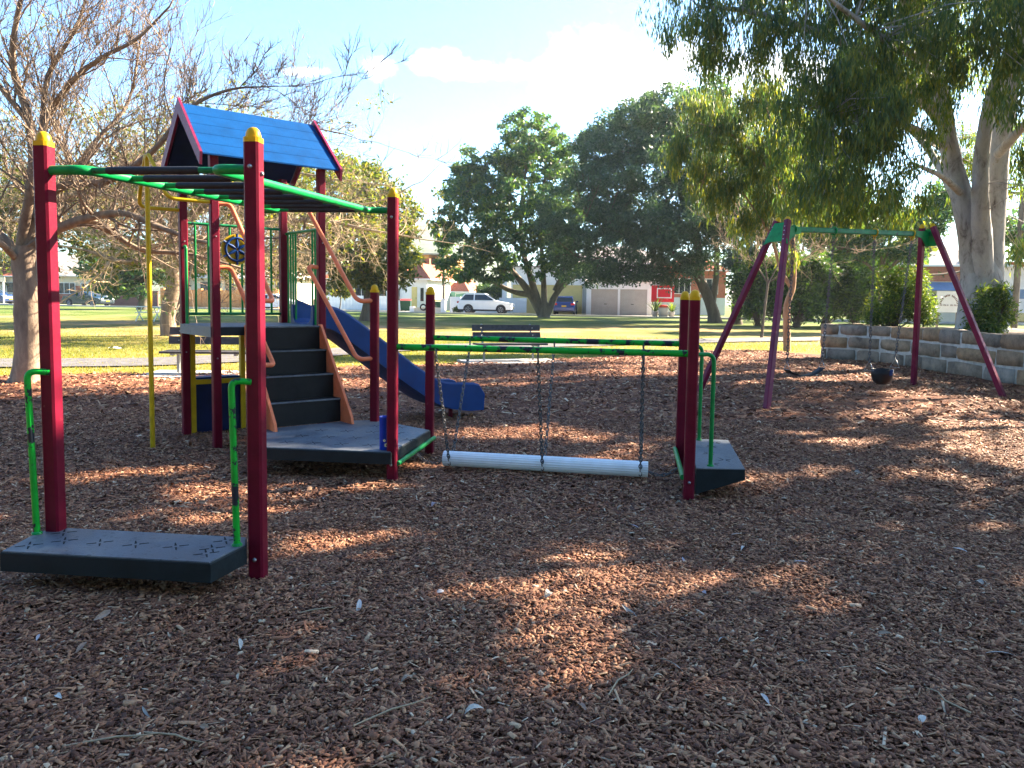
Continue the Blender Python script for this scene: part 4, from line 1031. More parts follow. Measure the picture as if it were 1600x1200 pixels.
# the spotted gum on the raised bed, drooping leaves
def big_gum():
    rg = np.random.default_rng(11); base = np.array([11.75, 19.2, .75])
    t = thing('gum_tree', base, 'big pale trunked gum tree with drooping leaves on the raised bed', 'tree')
    Y = 19.2; fork = at(1530, 395, Y)
    parts = []
    P = smoothpath([base - [0, 0, .3], at(1533, 505, Y), at(1534, 465, Y), at(1533, 430, Y), at(1532, 392, Y)], 4)
    parts.append(tube_np(P, list(np.interp(np.linspace(0, 1, len(P)), [0, .12, .3, .6, .8, 1], [.84, .62, .54, .52, .42, .22])), 16, .022, rg))
    limbs = [([at(1526, 475, Y), at(1520, 400, Y), at(1507, 325, Y), at(1485, 240, Y), at(1470, 150, Y - .3), at(1440, 40, Y - .8), at(1400, -120, Y - 1.5)], .33, .12),
             ([at(1542, 475, Y), at(1547, 400, Y), at(1553, 325, Y + .2), at(1560, 240, Y + .2), at(1580, 120, Y), at(1600, -60, Y), at(1620, -250, Y)], .35, .14),
             ([at(1537, 460, Y - .15), at(1535, 390, Y - .3), at(1532, 320, Y - .5), at(1535, 230, Y - .6), at(1560, 120, Y - .9), at(1640, -20, Y - 2)], .27, .1),
             ([at(1500, 300, Y - .2), at(1470, 275, Y - 1.2), at(1425, 255, Y - 2.0)], .09, .03),
             ([at(1478, 200, Y), at(1400, 110, Y - 1.5), at(1300, 60, Y - 2.5), at(1180, 20, Y - 3.2), at(1090, 10, Y - 3.4)], .13, .03),
             ([at(1455, 100, Y - .6), at(1380, 60, Y - 2.6), at(1260, -30, Y - 4)], .12, .03),
             ([at(1482, 230, Y), at(1400, 190, Y - 2), at(1290, 180, Y - 3)], .10, .03),
             ([at(1560, 240, Y), at(1620, 180, Y - 2.5), at(1660, 200, Y - 4.5)], .12, .04),
             ([at(1580, 120, Y), at(1700, 20, Y + 1), at(1850, -20, Y + 1.5)], .16, .05),
             ([at(1440, 40, Y - .8), at(1330, -120, Y - 1), at(1200, -200, Y - 1)], .12, .04),
             ([at(1505, 330, Y), at(1440, 220, Y + 2.5), at(1350, 150, Y + 4)], .12, .04)]
    ends = []
    for pts, r0, r1 in limbs:
        LP, tb_ = limb(pts, r0, r1, 10, 5, .03, rg); parts.append(tb_); ends += LP[len(LP) // 3:]
    ends = np.array(ends)
    # crown lobes given as real volumes
    lobes = [lobe(1080, 40, 16, .8, .8), lobe(1150, 30, 16, 1.0, .9), lobe(1105, 100, 16.2, .45, .55), lobe(1230, 60, 16, 1.3, 1.0), lobe(1300, 130, 16, 1.3, 1.2), lobe(1250, 190, 15.8, .9, .9), lobe(1390, 70, 16.5, 1.6, 1.3),
             lobe(1370, 205, 16, 1.2, 1.0), lobe(1340, 265, 15.6, 1.1, .7), lobe(1290, 285, 16, .9, .6), lobe(1415, 295, 17, .7, .55), lobe(1250, 320, 17.5, .8, .45), lobe(1330, 325, 17.5, .9, .4), lobe(1410, 335, 19.5, .7, .35), lobe(1610, 390, 22, .6, .6), lobe(1030, 45, 16, .35, .5), lobe(1530, 50, 15.5, 1.4, .9), lobe(1600, 140, 14.5, .7, .8), lobe(1625, 290, 18, .5, .7),
             lobe(1440, 150, 17, .8, .8), lobe(1620, 380, 21.5, .4, .6), lobe(1650, 60, 16, 2.0, 1.6), lobe(1700, 230, 15, 1.4, 1.2), lobe(1300, -60, 17, 2.2, 1.3), lobe(1450, -80, 17, 2.4, 1.6), lobe(1180, -80, 16, 1.5, .9), lobe(1600, -140, 18, 2.6, 1.8), lobe(1400, -260, 18, 2.4, 1.8),
             lobe(1380, 130, 22, 1.7, 1.4), lobe(1300, 240, 22.5, 1.5, 1.1), lobe(1480, 60, 22.5, 2.0, 1.6), lobe(1560, 250, 23, 1.6, 1.4), lobe(1750, 0, 20, 2.4, 2.0), lobe(1850, -60, 20, 2.3, 2.0)]
    ncl = 1800
    cen, k = lobe_points(lobes, ncl, rg, .35)
    segs = []
    for j in range(0, ncl, 3):
        e = cen[j]; s = ends[np.argmin(((ends - e) ** 2).sum(1) + rg.random(len(ends)) * 1.0)]; m_ = (s + e) / 2 + np.array([0, 0, .12]) + rg.normal(0, .12, 3)
        segs += [(*s, *m_, .014, .010), (*m_, *e, .010, .005)]
    parts.append(segs_mesh(segs, 5)); V, F = join_np(parts); np_obj('trunk', V, F, B_GUM, t, smooth=True)
    rad = np.stack([np.full(ncl, .29), np.full(ncl, .29), np.full(ncl, .40)], -1) * np.exp(rg.normal(0, .3, (ncl, 1)))
    V, F = leaf_cloud(cen, rad, 100, .17, .028, .72, rg); np_obj('crown', V, F, L_GUM, t)
big_gum()

# slender gum with crooked trunk and yellow hanging leaves, on the lawn edge
def slender_gum():
    rg = np.random.default_rng(5); Y = 24.6; base = at(1230, 545, Y); base[2] = 0
    t = thing('gum_tree', base, 'slender crooked pinkish trunk gum with yellow green hanging leaves on the lawn edge', 'tree')
    parts = [limb([base - [0, 0, .1], at(1229, 500, Y), at(1230, 475, Y), at(1238, 450, Y), at(1240, 420, Y), at(1237, 370, Y), at(1225, 300, Y)], .125, .07, 9, 5, .06, rg)[1],
             limb([at(1236, 448, Y), at(1224, 430, Y), at(1215, 405, Y), at(1200, 360, Y), at(1160, 300, Y + .4)], .075, .03, 8, 5, .05, rg)[1],
             limb([at(1225, 300, Y), at(1180, 240, Y), at(1120, 200, Y + .5), at(1070, 215, Y + .5)], .06, .02, 7, 5, .05, rg)[1], limb([at(1225, 300, Y), at(1215, 220, Y), at(1190, 150, Y)], .06, .02, 7, 5, .05, rg)[1]]
    lobes = [lobe(1060, 235, Y, .45, .7), lobe(1100, 280, Y, .6, .9), lobe(1135, 300, Y, .7, .7), lobe(1120, 200, Y, .9, .8), lobe(1180, 160, Y + 1, 1.2, .9), lobe(1190, 250, Y, 1.1, 1.2), lobe(1250, 230, Y + 1, 1.2, 1.2),
             lobe(1165, 350, Y, .5, .6), lobe(1230, 400, Y, .3, .3), lobe(1290, 290, Y + 1, .9, .8), lobe(1090, 170, Y + 1, .7, .5), lobe(1250, 320, Y + 1, .9, .8), lobe(1200, 320, Y, .6, .7)]
    cen, k = lobe_points(lobes, 420, rg, .3); rad = np.stack([np.full(420, .26), np.full(420, .26), np.full(420, .5)], -1) * np.exp(rg.normal(0, .3, (420, 1)))
    segs = []
    for j in range(0, 420, 5):
        c = np.array(lobes[k[j]][0]); segs.append((*c, *cen[j], .02, .006))
    parts.append(segs_mesh(segs, 5)); V, F = join_np(parts); np_obj('trunk', V, F, B_PINK, t, smooth=True)
    V, F = leaf_cloud(cen, rad, 80, .19, .032, .75, rg); np_obj('crown', V, F, L_GUMY, t)
slender_gum()

# big fig by the street
Yf = 56.0
fb = at(850, 497, Yf); fb[2] = float(hgt(fb[0], Yf))
fig = leafy_tree('fig_tree', 'tall spreading fig tree with buttressed trunk beside the white car', 'tree', fb, [fb - [0, 0, .2], at(850, 492, Yf), at(850, 482, Yf), at(849, 472, Yf)], .50,
    [lobe(826, 205, 56, 2.0, 1.9), lobe(838, 245, 55, 2.8, 1.9), lobe(790, 260, 56, 1.7, 1.8), lobe(735, 262, 56, 1.1, 1.6), lobe(755, 300, 55, 2.2, 1.6), lobe(705, 305, 56, 1.1, 1.3), lobe(700, 355, 55, 1.3, 1.3), lobe(745, 360, 54, 2.2, 1.7), lobe(810, 330, 53, 2.8, 2.2), lobe(875, 270, 57, 1.7, 2.0),
     lobe(890, 330, 56, 1.8, 2.0), lobe(735, 410, 54, 2.2, 1.2), lobe(780, 415, 53, 2.2, 1.2), lobe(860, 400, 54, 2.2, 1.6), lobe(715, 425, 55, 1.3, .9), lobe(690, 385, 56, .8, .8), lobe(905, 420, 56, 1.5, .9)],
    560, 66, (.28, .16), .50, B_FIG, L_FIG, 21, droop=.25, n_sub=260, sub_r=.05, root_flare=2.2, squash=.6, limbs=[
    ([at(846, 492, Yf), at(822, 450, Yf), at(790, 410, Yf), at(770, 360, Yf), at(745, 300, Yf)], .31, .08), ([at(846, 490, Yf), at(831, 440, Yf), at(815, 380, Yf), at(815, 320, Yf), at(825, 240, Yf)], .29, .07), ([at(851, 488, Yf), at(849, 430, Yf), at(845, 360, Yf), at(850, 280, Yf)], .25, .07),
    ([at(855, 490, Yf), at(872, 455, Yf), at(895, 435, Yf), at(915, 425, Yf)], .27, .08), ([at(868, 455, Yf), at(880, 425, Yf), at(890, 370, Yf), at(885, 300, Yf)], .26, .07), ([at(835, 462, Yf), at(800, 455, Yf), at(770, 440, Yf), at(735, 425, Yf)], .24, .07), ([at(790, 410, Yf), at(740, 380, Yf), at(705, 350, Yf)], .2, .06), ([at(815, 380, Yf), at(780, 320, Yf), at(738, 265, Yf)], .18, .06)])
# dark dome-shaped tree right of it
Yd = 50.0
db = at(1118, 506, Yd); db[2] = float(hgt(db[0], Yd))
leafy_tree('evergreen_tree', 'huge dark dense domed evergreen with low leaning trunk over the garages', 'tree', db, [db - [0, 0, .2], at(1112, 480, Yd), at(1095, 440, Yd), at(1075, 410, Yd)], .42,
    [lobe(1010, 205, 50, 3.6, 1.9), lobe(1060, 190, 50, 3.4, 2.2), lobe(960, 255, 49, 3.2, 2.4), lobe(1040, 290, 48, 5.0, 3.6), lobe(930, 330, 50, 3.2, 2.6), lobe(990, 370, 48, 3.6, 2.2), lobe(905, 380, 50, 2.2, 1.6), lobe(1080, 360, 49, 3.4, 2.6), lobe(1110, 260, 50, 3.0, 2.6), lobe(925, 425, 50, 2.2, .8), lobe(985, 430, 49, 2.2, .7), lobe(1045, 428, 49, 2.0, .7), lobe(1130, 330, 50, 2.2, 2.2), lobe(865, 345, 51, 1.4, 1.2), lobe(870, 400, 51, 1.2, .9), lobe(915, 280, 51, 1.9, 1.7), lobe(935, 225, 51, 1.3, 1.0), lobe(1120, 205, 50, 2.4, 1.8), lobe(1150, 270, 50, 2.2, 2.0)],
    1450, 80, (.22, .10), .6, B_DARK, L_DARK, 22, droop=.3, n_sub=200, sub_r=.045, squash=.7, limbs=[
    ([at(1112, 480, Yd), at(1085, 425, Yd), at(1050, 395, Yd), at(990, 370, Yd), at(930, 350, Yd)], .3, .07), ([at(1095, 440, Yd), at(1090, 380, Yd), at(1060, 300, Yd), at(1030, 230, Yd)], .28, .07), ([at(1085, 425, Yd), at(1030, 420, Yd), at(960, 415, Yd), at(900, 400, Yd)], .16, .05), ([at(1112, 480, Yd), at(1120, 420, Yd), at(1115, 340, Yd), at(1100, 250, Yd)], .24, .07)])
for px, py, seed, lab in ((1150, 505, 31, 'dark leaning multi stem tree trunk left of the swing frame under the dome'),):
    Yt = 47; b = at(px, py, Yt); b[2] = float(hgt(b[0], Yt))
    leafy_tree('evergreen_tree', lab, 'tree', b, [b - [0, 0, .2], at(1152, 470, Yt), at(1165, 430, Yt), at(1172, 400, Yt)], .34,
        [lobe(1130, 345, 47, 1.8, 1.5), lobe(1180, 330, 47, 1.9, 1.5), lobe(1215, 360, 47, 1.6, 1.3), lobe(1150, 400, 46, 1.0, .8)], 120, 60, (.26, .13), .55, B_DARK, L_DARK, seed, n_sub=40, lr=.16)
# dense background trees
def simple_tree(name, label, px, py_base, Y, lobes, n_cl, n_leaf, leaf, cl_r, bark, leafm, seed, r0=.25, forkpy=None, group=None, **kw):
    b = at(px, py_base, Y); b[2] = float(hgt(b[0], Y)); fp = at(px + 3, forkpy or py_base - 50, Y)
    return leafy_tree(name, label, 'tree', b, [b - [0, 0, .2], b * .5 + fp * .5 + np.array([.1, 0, 0]), fp], r0, lobes, n_cl, n_leaf, leaf, cl_r, bark, leafm, seed, group=group, **kw)
simple_tree('leafy_tree', 'bushy mid green tree behind the blue slide and stairs', 570, 482, 44, [lobe(545, 270, 44, 1.5, 1.2), lobe(575, 300, 44, 1.7, 1.5), lobe(610, 340, 45, 1.7, 1.6), lobe(540, 350, 43, 2.0, 1.8), lobe(585, 390, 43, 2.2, 1.5), lobe(630, 385, 46, 1.0, 1.2), lobe(535, 420, 43, 1.6, 1.0), lobe(600, 425, 44, 1.6, 1.0), lobe(500, 380, 43, 1.8, 1.8), lobe(480, 320, 44, 1.6, 1.4), lobe(640, 400, 47, .7, .6), lobe(450, 400, 44, 1.6, 1.4)], 420, 60, (.30, .14), .55, B_DARK, L_MID, 41, r0=.3, n_sub=70)
simple_tree('leafy_tree', 'dark bushy tree with grey trunk left of the yellow pole', 223, 478, 62, [lobe(200, 425, 62, 2.6, 1.6), lobe(170, 440, 62, 1.8, 1.0), lobe(240, 410, 62, 2.4, 1.6), lobe(190, 450, 61, 2.0, .8), lobe(150, 420, 62, 1.4, 1.0)], 160, 55, (.36, .2), .6, B_FIG, L_FIG, 42, r0=.42, forkpy=425, n_sub=30)
simple_tree('leafy_tree', 'tree with rounded crown rising behind the dark domed evergreen', 1010, 490, 74, [lobe(1008, 170, 74, 1.8, 1.4), lobe(1015, 200, 74, 2.5, 2.2), lobe(1100, 150, 74, 2.4, 2.0), lobe(1110, 190, 74, 3.2, 2.4), lobe(935, 215, 74, 1.6, 1.2)], 130, 60, (.42, .22), .75, B_DARK, L_FIG, 43, r0=.5, n_sub=30)
# trees further along the street on both sides
for i, (px, Yv, pyt, wd, lab) in enumerate([(20, 95, 395, 4.5, 'distant tree behind the houses at the far left edge'), (330, 98, 400, 6, 'distant tree behind the orange brick wall left of the tower'), (430, 100, 410, 5, 'distant tree seen through the slide entry bars'), (1330, 68, 380, 4.5, 'distant tree above the hedge behind the swing beam'), (1420, 60, 395, 2.6, 'distant tree between the gum trunk and right swing legs'), (1660, 62, 330, 5, 'distant tree beyond the right edge past the gum')]):
    simple_tree('street_tree', lab, px, 478, Yv, [lobe(px, pyt, Yv, wd * .6, wd * .5), lobe(px - wd * 6, pyt + 25, Yv, wd * .6, wd * .45), lobe(px + wd * 6, pyt + 22, Yv, wd * .6, wd * .45), lobe(px, pyt + 40, Yv, wd * .8, wd * .4)], 110, 55, (.45, .25), .8, B_DARK, (L_MID, L_FIG)[i % 2], 60 + i, r0=.3, forkpy=460, n_sub=20)
simple_tree('leafy_tree', 'dark leafy tree behind the swing beam between hedge and gum trunk', 1372, 500, 40, [lobe(1285, 365, 40, 1.3, .9), lobe(1330, 340, 40, 1.5, 1.0), lobe(1385, 345, 40, 1.5, 1.0), lobe(1440, 350, 40, 1.4, .9), lobe(1480, 310, 41, 1.2, 1.2), lobe(1350, 390, 40, 1.4, .7), lobe(1420, 395, 40, 1.2, .5), lobe(1590, 360, 41, 1.0, .9)], 300, 60, (.24, .11), .5, B_DARK, L_FIG, 45, r0=.2, forkpy=430, n_sub=60, lr=.08)
simple_tree('leafy_tree', 'tall tree rising behind the hedge and the slender gum', 1262, 500, 57, [lobe(1225, 300, 57, 2.4, 2.0), lobe(1290, 285, 57, 2.6, 2.2), lobe(1258, 235, 57, 2.6, 2.0), lobe(1330, 330, 57, 2.2, 1.6), lobe(1200, 350, 57, 1.8, 1.4), lobe(1265, 350, 57, 2.6, 1.4)], 260, 60, (.32, .16), .65, B_DARK, L_FIG, 46, r0=.35, forkpy=430, n_sub=50)  # tree added for the shadow it throws on the far lawn
simple_tree('leafy_tree', 'tall tree behind the right shoulder of the dark domed evergreen', 1172, 500, 63, [lobe(1150, 260, 63, 2.8, 2.2), lobe(1190, 215, 63, 2.6, 2.2), lobe(1170, 330, 63, 2.8, 2.0), lobe(1215, 290, 63, 2.2, 1.8)], 200, 60, (.34, .17), .7, B_DARK, L_MID, 47, r0=.35, forkpy=430, n_sub=40)  # second tree added to put the far lawn in shade
simple_tree('sapling', 'small yellow green street sapling in front of the pale fence', 529, 483, 66, [lobe(530, 440, 66, .9, .7), lobe(522, 452, 66, .7, .5), lobe(540, 455, 66, .6, .45)], 60, 50, (.26, .12), .35, B_FIG, L_YEL, 44, r0=.06, forkpy=458, n_sub=20)

# off to the right, out of frame: the gums whose crowns shade the playground, with gaps that let sun patches through
def proj(p):
    d = np.asarray(p, float) - np.array([0, 0, EYE]); z = d @ _f
    return 800 + FPX * (d @ _r) / z, PY0 - FPX * (d @ _u) / z
SUNV = np.array(S)
LIT = [(130, 600, 190, 24), (900, 575, 380, 16), (880, 622, 190, 18), (780, 680, 90, 14), (350, 790, 110, 16), (690, 925, 100, 20), (850, 890, 95, 18), (1200, 955, 140, 28), (1265, 636, 80, 6), (1440, 634, 60, 8), (1265, 690, 40, 8), (1475, 720, 40, 8), (1560, 680, 30, 12), (1570, 1170, 60, 24)]
def in_lit(px, py): return any(((px - a) / (c * 1.15 + 30)) ** 2 + ((py - b) / (d * 1.3 + 12)) ** 2 < 1 for a, b, c, d in LIT)
TRUNKS = [(15.0, 8.0), (18.5, 14.5), (14.0, 2.0), (23.0, 21.0), (21.5, 5.5)]
crowns = [[] for _ in TRUNKS]; rgc = np.random.default_rng(70)
def shade_lobes(x0, x1, sx_, y0, y1, sy_, r):
    for gx_ in np.arange(x0, x1, sx_):
        for gy_ in np.arange(y0, y1, sy_):
            g0_ = np.array([gx_ + rgc.normal(0, .12 * sx_), gy_ + rgc.normal(0, .12 * sy_), 0]); far = 11.2 + (g0_[0] + 6) * .66
            if g0_[1] > far - .7: continue
            if g0_[1] > 1.5:
                px, py = proj(g0_)
                if in_lit(px, py) or px < -250 or rgc.random() < .12: continue
            for hh in (7.6, 9.6, 11.5):
                h = hh + rgc.normal(0, .5); c = g0_ + SUNV * h / SUNV[2]
                if c[0] / c[1] > .80 or (h - 1.5) / c[1] > .52: break
            else: continue
            j = int(np.argmin([np.hypot(c[0] - t_[0], c[1] - t_[1]) for t_ in TRUNKS])); crowns[j].append((tuple(c), (r, r * .85, r * .55)))
shade_lobes(-6.5, 8.5, .60, .6, 7.2, .55, .42)
shade_lobes(-7.5, 11, 1.1, 7.2, 21, .95, .72)
labs = ['gum tree beyond the right edge beside the wall end', 'tall gum beyond the right edge behind the wall', 'nearest gum beyond the right edge', 'gum beyond the right edge past the big gum', 'gum far beyond the right edge']
for j, (t_, lb) in enumerate(zip(TRUNKS, crowns)):
    if len(lb) < 3: continue
    b = np.array([t_[0], t_[1], .7]); fp = b + np.array([0, .1, 3.6])
    lim = [([fp - [0, 0, .4], fp * .5 + np.array(c) * .5 + [0, 0, .3], np.array(c)], .13, .04) for c, r in lb[::16]]
    leafy_tree('gum_tree', labs[j], 'tree', b, [b - [0, 0, .3], b + [.1, 0, 1.8], fp], .4, lb, 8 * len(lb), 40, (.24, .08), .24, B_GUM, L_GUM, 71 + j, droop=.5, n_sub=3 * len(lb), shell=.3, limbs=lim)
BEHIND = [(-15, -6, 76), (-8, -10, 77), (0, -11, 78), (8, -10, 79), (15, -8, 80)]  # unseen trees added as a screen, cutting sky light on camera-facing sides
for i, (x, y, sd_) in enumerate(BEHIND):
    rg = np.random.default_rng(sd_); b = np.array([x, y, 0.]); lobes = [((x + rg.normal(0, 2.0), y + rg.normal(0, 1.5), z), (2.6, 2.2, 1.8)) for z in (2.6, 4, 5, 6.5, 7.5, 9, 10.5, 12)]
    leafy_tree('evergreen_tree', ['dense evergreen behind the viewer at far left', 'dense evergreen behind the viewer at left', 'dense evergreen straight behind the viewer', 'dense evergreen behind the viewer at right', 'dense evergreen behind the viewer at far right'][i], 'tree', b, [b - [0, 0, .2], b + [0, .1, 2], b + [.1, 0, 4]], .4, lobes, 300, 40, (.5, .3), .8, B_DARK, L_DARK, sd_, n_sub=30)
# bare winter trees
def grow(segs, p, d, L, r, lev, maxlev, rg, up=.25, spread=.75, nch=(4, 6), curl=.16):
    n = 4 if lev < 2 else 3; pts = [np.array(p, float)]; dirs = []; d = np.array(d, float); d /= np.linalg.norm(d)
    for i in range(n):
        d = d + rg.normal(0, curl, 3) + np.array([0, 0, up * .18]); d /= np.linalg.norm(d)
        q = pts[-1] + d * L / n; f0, f1 = 1 - .55 * i / n, 1 - .55 * (i + 1) / n
        segs.append((*pts[-1], *q, r * f0, r * f1)); pts.append(q); dirs.append(d.copy())
    if lev >= maxlev: return
    for _ in range(rg.integers(*nch)):
        i = rg.integers(0 if lev > 0 else 1, n); f = rg.random(); q = pts[i] + (pts[i + 1] - pts[i]) * f
        a = rg.normal(0, 1, 3); a -= dirs[i] * (a @ dirs[i]); a /= np.linalg.norm(a)
        nd = dirs[i] * (1 - spread * .5) + a * spread * rg.uniform(.6, 1.1) + np.array([0, 0, up])
        grow(segs, q, nd, L * rg.uniform(.45, .72), max(.0055, r * rg.uniform(.38, .58) * (1 - .4 * i / n)), lev + 1, maxlev, rg, up, spread, nch, curl)
    grow(segs, pts[-1], dirs[-1], L * rg.uniform(.5, .7), max(.0055, r * .45), lev + 1, maxlev, rg, up, spread, nch, curl)
def bare_tree(name, label, base, trunk, r_tr, limbs, bark, seed, maxlev=3, every=.42, Lc=1.1, twig=.03, up=.25, group=None, spread=.75, nch=(3, 5), trunk_bark=None, rscale=1.0):
    rg = np.random.default_rng(seed); t = thing(name, base, label, 'tree', group); parts = []
    P = smoothpath(trunk, 5); rr = np.interp(np.linspace(0, 1, len(P)), [0, .1, .3, 1], [1.35, 1.08, 1, .95]) * r_tr
    parts.append(tube_np(P, list(rr), 14, .04, rg)); segs = []
    for pts, r0, r1 in limbs:
        r0 *= rscale; r1 *= rscale
        LP, tb_ = limb(pts, r0, r1, 9, 5, .06, rg); parts.append(tb_)
        Ls = np.cumsum([0] + [np.linalg.norm(b - a) for a, b in zip(LP[:-1], LP[1:])]); s = Ls[-1] * .18
        while s < Ls[-1]:
            i = min(len(LP) - 2, int(np.searchsorted(Ls, s)) - 1); q = LP[i]; d = LP[i + 1] - LP[i]; d = d / np.linalg.norm(d); f = s / Ls[-1]
            a = rg.normal(0, 1, 3); a -= d * (a @ d); a /= np.linalg.norm(a)
            grow(segs, q, d * .45 + a * .7 + np.array([0, 0, up]), Lc * rg.uniform(.6, 1.2) * (1.1 - .5 * f), max(.008, (r0 + (r1 - r0) * f) * rg.uniform(.3, .5)), 1, maxlev, rg, up, spread, nch)
            s += every * rg.uniform(.6, 1.4)
        grow(segs, LP[-1], LP[-1] - LP[-2], Lc, r1 * .9, 1, maxlev, rg, up, spread, nch)
    S_ = np.array(segs); thick = S_[:, 6] > .012
    V, F = join_np(parts); np_obj('trunk', V, F, trunk_bark or bark, t, smooth=True); parts = []
    if thick.any(): parts.append(segs_mesh(S_[thick], 5))
    parts.append(segs_mesh(S_[~thick], 3)); V, F = join_np(parts); np_obj('branches', V, F, bark, t, smooth=True)
    return t, S_
Yb = 12.7
bb = np.array([-8.15, Yb, 0])
bare_tree('bare_tree', 'large bare winter tree with sunlit trunk at the left edge', bb, [bb - [0, 0, .15], at(44, 560, Yb), at(44, 500, Yb), at(42, 440, Yb), at(38, 385, Yb)], .205,
    [([at(38, 395, Yb), at(70, 370, Yb), at(120, 345, Yb - .2), at(190, 333, Yb - .3), at(250, 355, Yb - .2), at(330, 380, Yb), at(420, 372, Yb + .2)], .13, .03),
     ([at(40, 400, Yb), at(90, 360, Yb + .3), at(150, 348, Yb + .5), at(215, 388, Yb + .6), at(300, 398, Yb + .8), at(380, 420, Yb + 1)], .11, .03),
     ([at(36, 400, Yb), at(62, 330, Yb), at(100, 290, Yb), at(170, 282, Yb - .4), at(240, 235, Yb - .8), at(295, 170, Yb - 1), at(360, 140, Yb - .8), at(430, 135, Yb - .6)], .13, .012),
     ([at(34, 395, Yb), at(58, 300, Yb + .2), at(66, 205, Yb + .1), at(110, 130, Yb - .1), at(160, 90, Yb - .3), at(215, 60, Yb - .4), at(265, 10, Yb - .5)], .11, .02),
     ([at(30, 395, Yb), at(50, 280, Yb - .3), at(45, 190, Yb - .3), at(20, 100, Yb - .5), at(30, 10, Yb - .8), at(60, -80, Yb - 1)], .12, .03),
     ([at(66, 205, Yb + .1), at(75, 120, Yb + .3), at(120, 40, Yb + .4), at(150, -60, Yb + .5)], .08, .02),
     ([at(100, 290, Yb), at(150, 220, Yb + .6), at(200, 160, Yb + 1), at(220, 60, Yb + 1.2)], .07, .02),
     ([at(170, 282, Yb - .4), at(260, 250, Yb + .4), at(330, 200, Yb + 1), at(430, 190, Yb + 1.4), at(540, 210, Yb + 1.6)], .07, .015),
     ([at(30, 400, Yb), at(-30, 340, Yb), at(-120, 280, Yb), at(-200, 160, Yb)], .13, .03),
     ([at(30, 410, Yb), at(0, 380, Yb - .6), at(-60, 350, Yb - 1.2)], .1, .03),
     ([at(45, 190, Yb - .3), at(-10, 120, Yb - .4), at(-60, 20, Yb - .4)], .08, .02)],
    B_BARE, 81, maxlev=4, every=.24, Lc=1.2, up=.36, nch=(2, 5), rscale=.70)
# broad twiggy tree behind the tower, half bare with yellow leaves
Yw = 28.0
wb_ = at(265, 523, Yw); wb_[2] = float(hgt(wb_[0], Yw))
wt, wsegs = bare_tree('twiggy_tree', 'broad low half bare tree with pale twigs and yellow leaves behind the tower', wb_, [wb_ - [0, 0, .15], at(262, 500, Yw), at(266, 470, Yw), at(272, 440, Yw), at(268, 415, Yw)], .26,
    [([at(268, 420, Yw), at(230, 385, Yw), at(160, 365, Yw), at(90, 350, Yw + 1), at(10, 345, Yw + 1)], .2, .05), ([at(268, 418, Yw), at(240, 350, Yw), at(180, 300, Yw), at(110, 270, Yw), at(20, 250, Yw)], .2, .05),
     ([at(268, 418, Yw), at(290, 350, Yw), at(350, 300, Yw), at(430, 270, Yw), at(520, 280, Yw)], .2, .05), ([at(268, 418, Yw), at(330, 380, Yw), at(420, 350, Yw), at(500, 345, Yw), at(580, 360, Yw)], .18, .05),
     ([at(268, 418, Yw), at(270, 330, Yw - 1), at(260, 260, Yw - 1.5), at(270, 215, Yw - 2)], .18, .04), ([at(250, 400, Yw), at(200, 410, Yw - 2), at(130, 390, Yw - 3)], .14, .04), ([at(280, 400, Yw), at(350, 400, Yw - 2), at(430, 390, Yw - 3)], .14, .04),
     ([at(255, 350, Yw), at(180, 240, Yw), at(150, 205, Yw)], .1, .04), ([at(290, 350, Yw), at(350, 250, Yw), at(420, 220, Yw)], .1, .04), ([at(160, 365, Yw), at(60, 300, Yw - 1), at(-20, 290, Yw - 1)], .1, .04), ([at(350, 300, Yw), at(460, 310, Yw - 2), at(560, 320, Yw - 2)], .1, .04)],
    B_TWIG, 82, maxlev=4, every=.40, Lc=2.0, up=.10, spread=1.0, nch=(3, 5), trunk_bark=B_BARE)
rg = np.random.default_rng(83); tw_i = rg.choice(len(wsegs), 2200); cen = wsegs[tw_i, 3:6]; keep_ = (cen[:, 2] > 5.3) | (rg.random(2200) < .22); cen = cen[keep_]
V, F = leaf_cloud(cen, np.full((len(cen), 3), .35), 11, .15, .07, .3, rg); np_obj('crown', V, F, L_YEL, wt)
simple_tree('leafy_tree', 'dark green understorey tree behind the half bare twiggy tree', 278, 500, 36, [lobe(60, 330, 36, 2.2, 1.6), lobe(150, 310, 37, 2.6, 1.6), lobe(260, 290, 37, 3.0, 1.6), lobe(370, 330, 37, 2.8, 1.5), lobe(0, 300, 36, 2.2, 1.6), lobe(330, 400, 37, 2.6, 1.0), lobe(180, 390, 37, 2.4, .9), lobe(420, 290, 37, 2.2, 1.5)], 420, 50, (.26, .13), .55, B_DARK, L_MID, 84, r0=.22, forkpy=420, n_sub=60, lr=.08)
# dead twiggy shrub-tree left of the slender gum
Yq = 33.0
qb = at(1190, 520, Yq); qb[2] = float(hgt(qb[0], Yq))
bare_tree('dead_tree', 'grey leafless twiggy small tree behind the left swing legs', qb, [qb - [0, 0, .1], at(1195, 480, Yq), at(1200, 440, Yq)], .055,
    [([at(1200, 442, Yq), at(1170, 400, Yq), at(1130, 370, Yq), at(1120, 310, Yq)], .06, .02), ([at(1200, 442, Yq), at(1190, 390, Yq), at(1160, 330, Yq)], .05, .02), ([at(1200, 442, Yq), at(1230, 400, Yq), at(1290, 385, Yq), at(1340, 390, Yq)], .05, .02), ([at(1200, 442, Yq), at(1250, 410, Yq), at(1300, 370, Yq)], .05, .02)],
    B_TWIG, 85, maxlev=3, every=.3, Lc=1.3, up=.2, trunk_bark=B_DARK, rscale=.6)

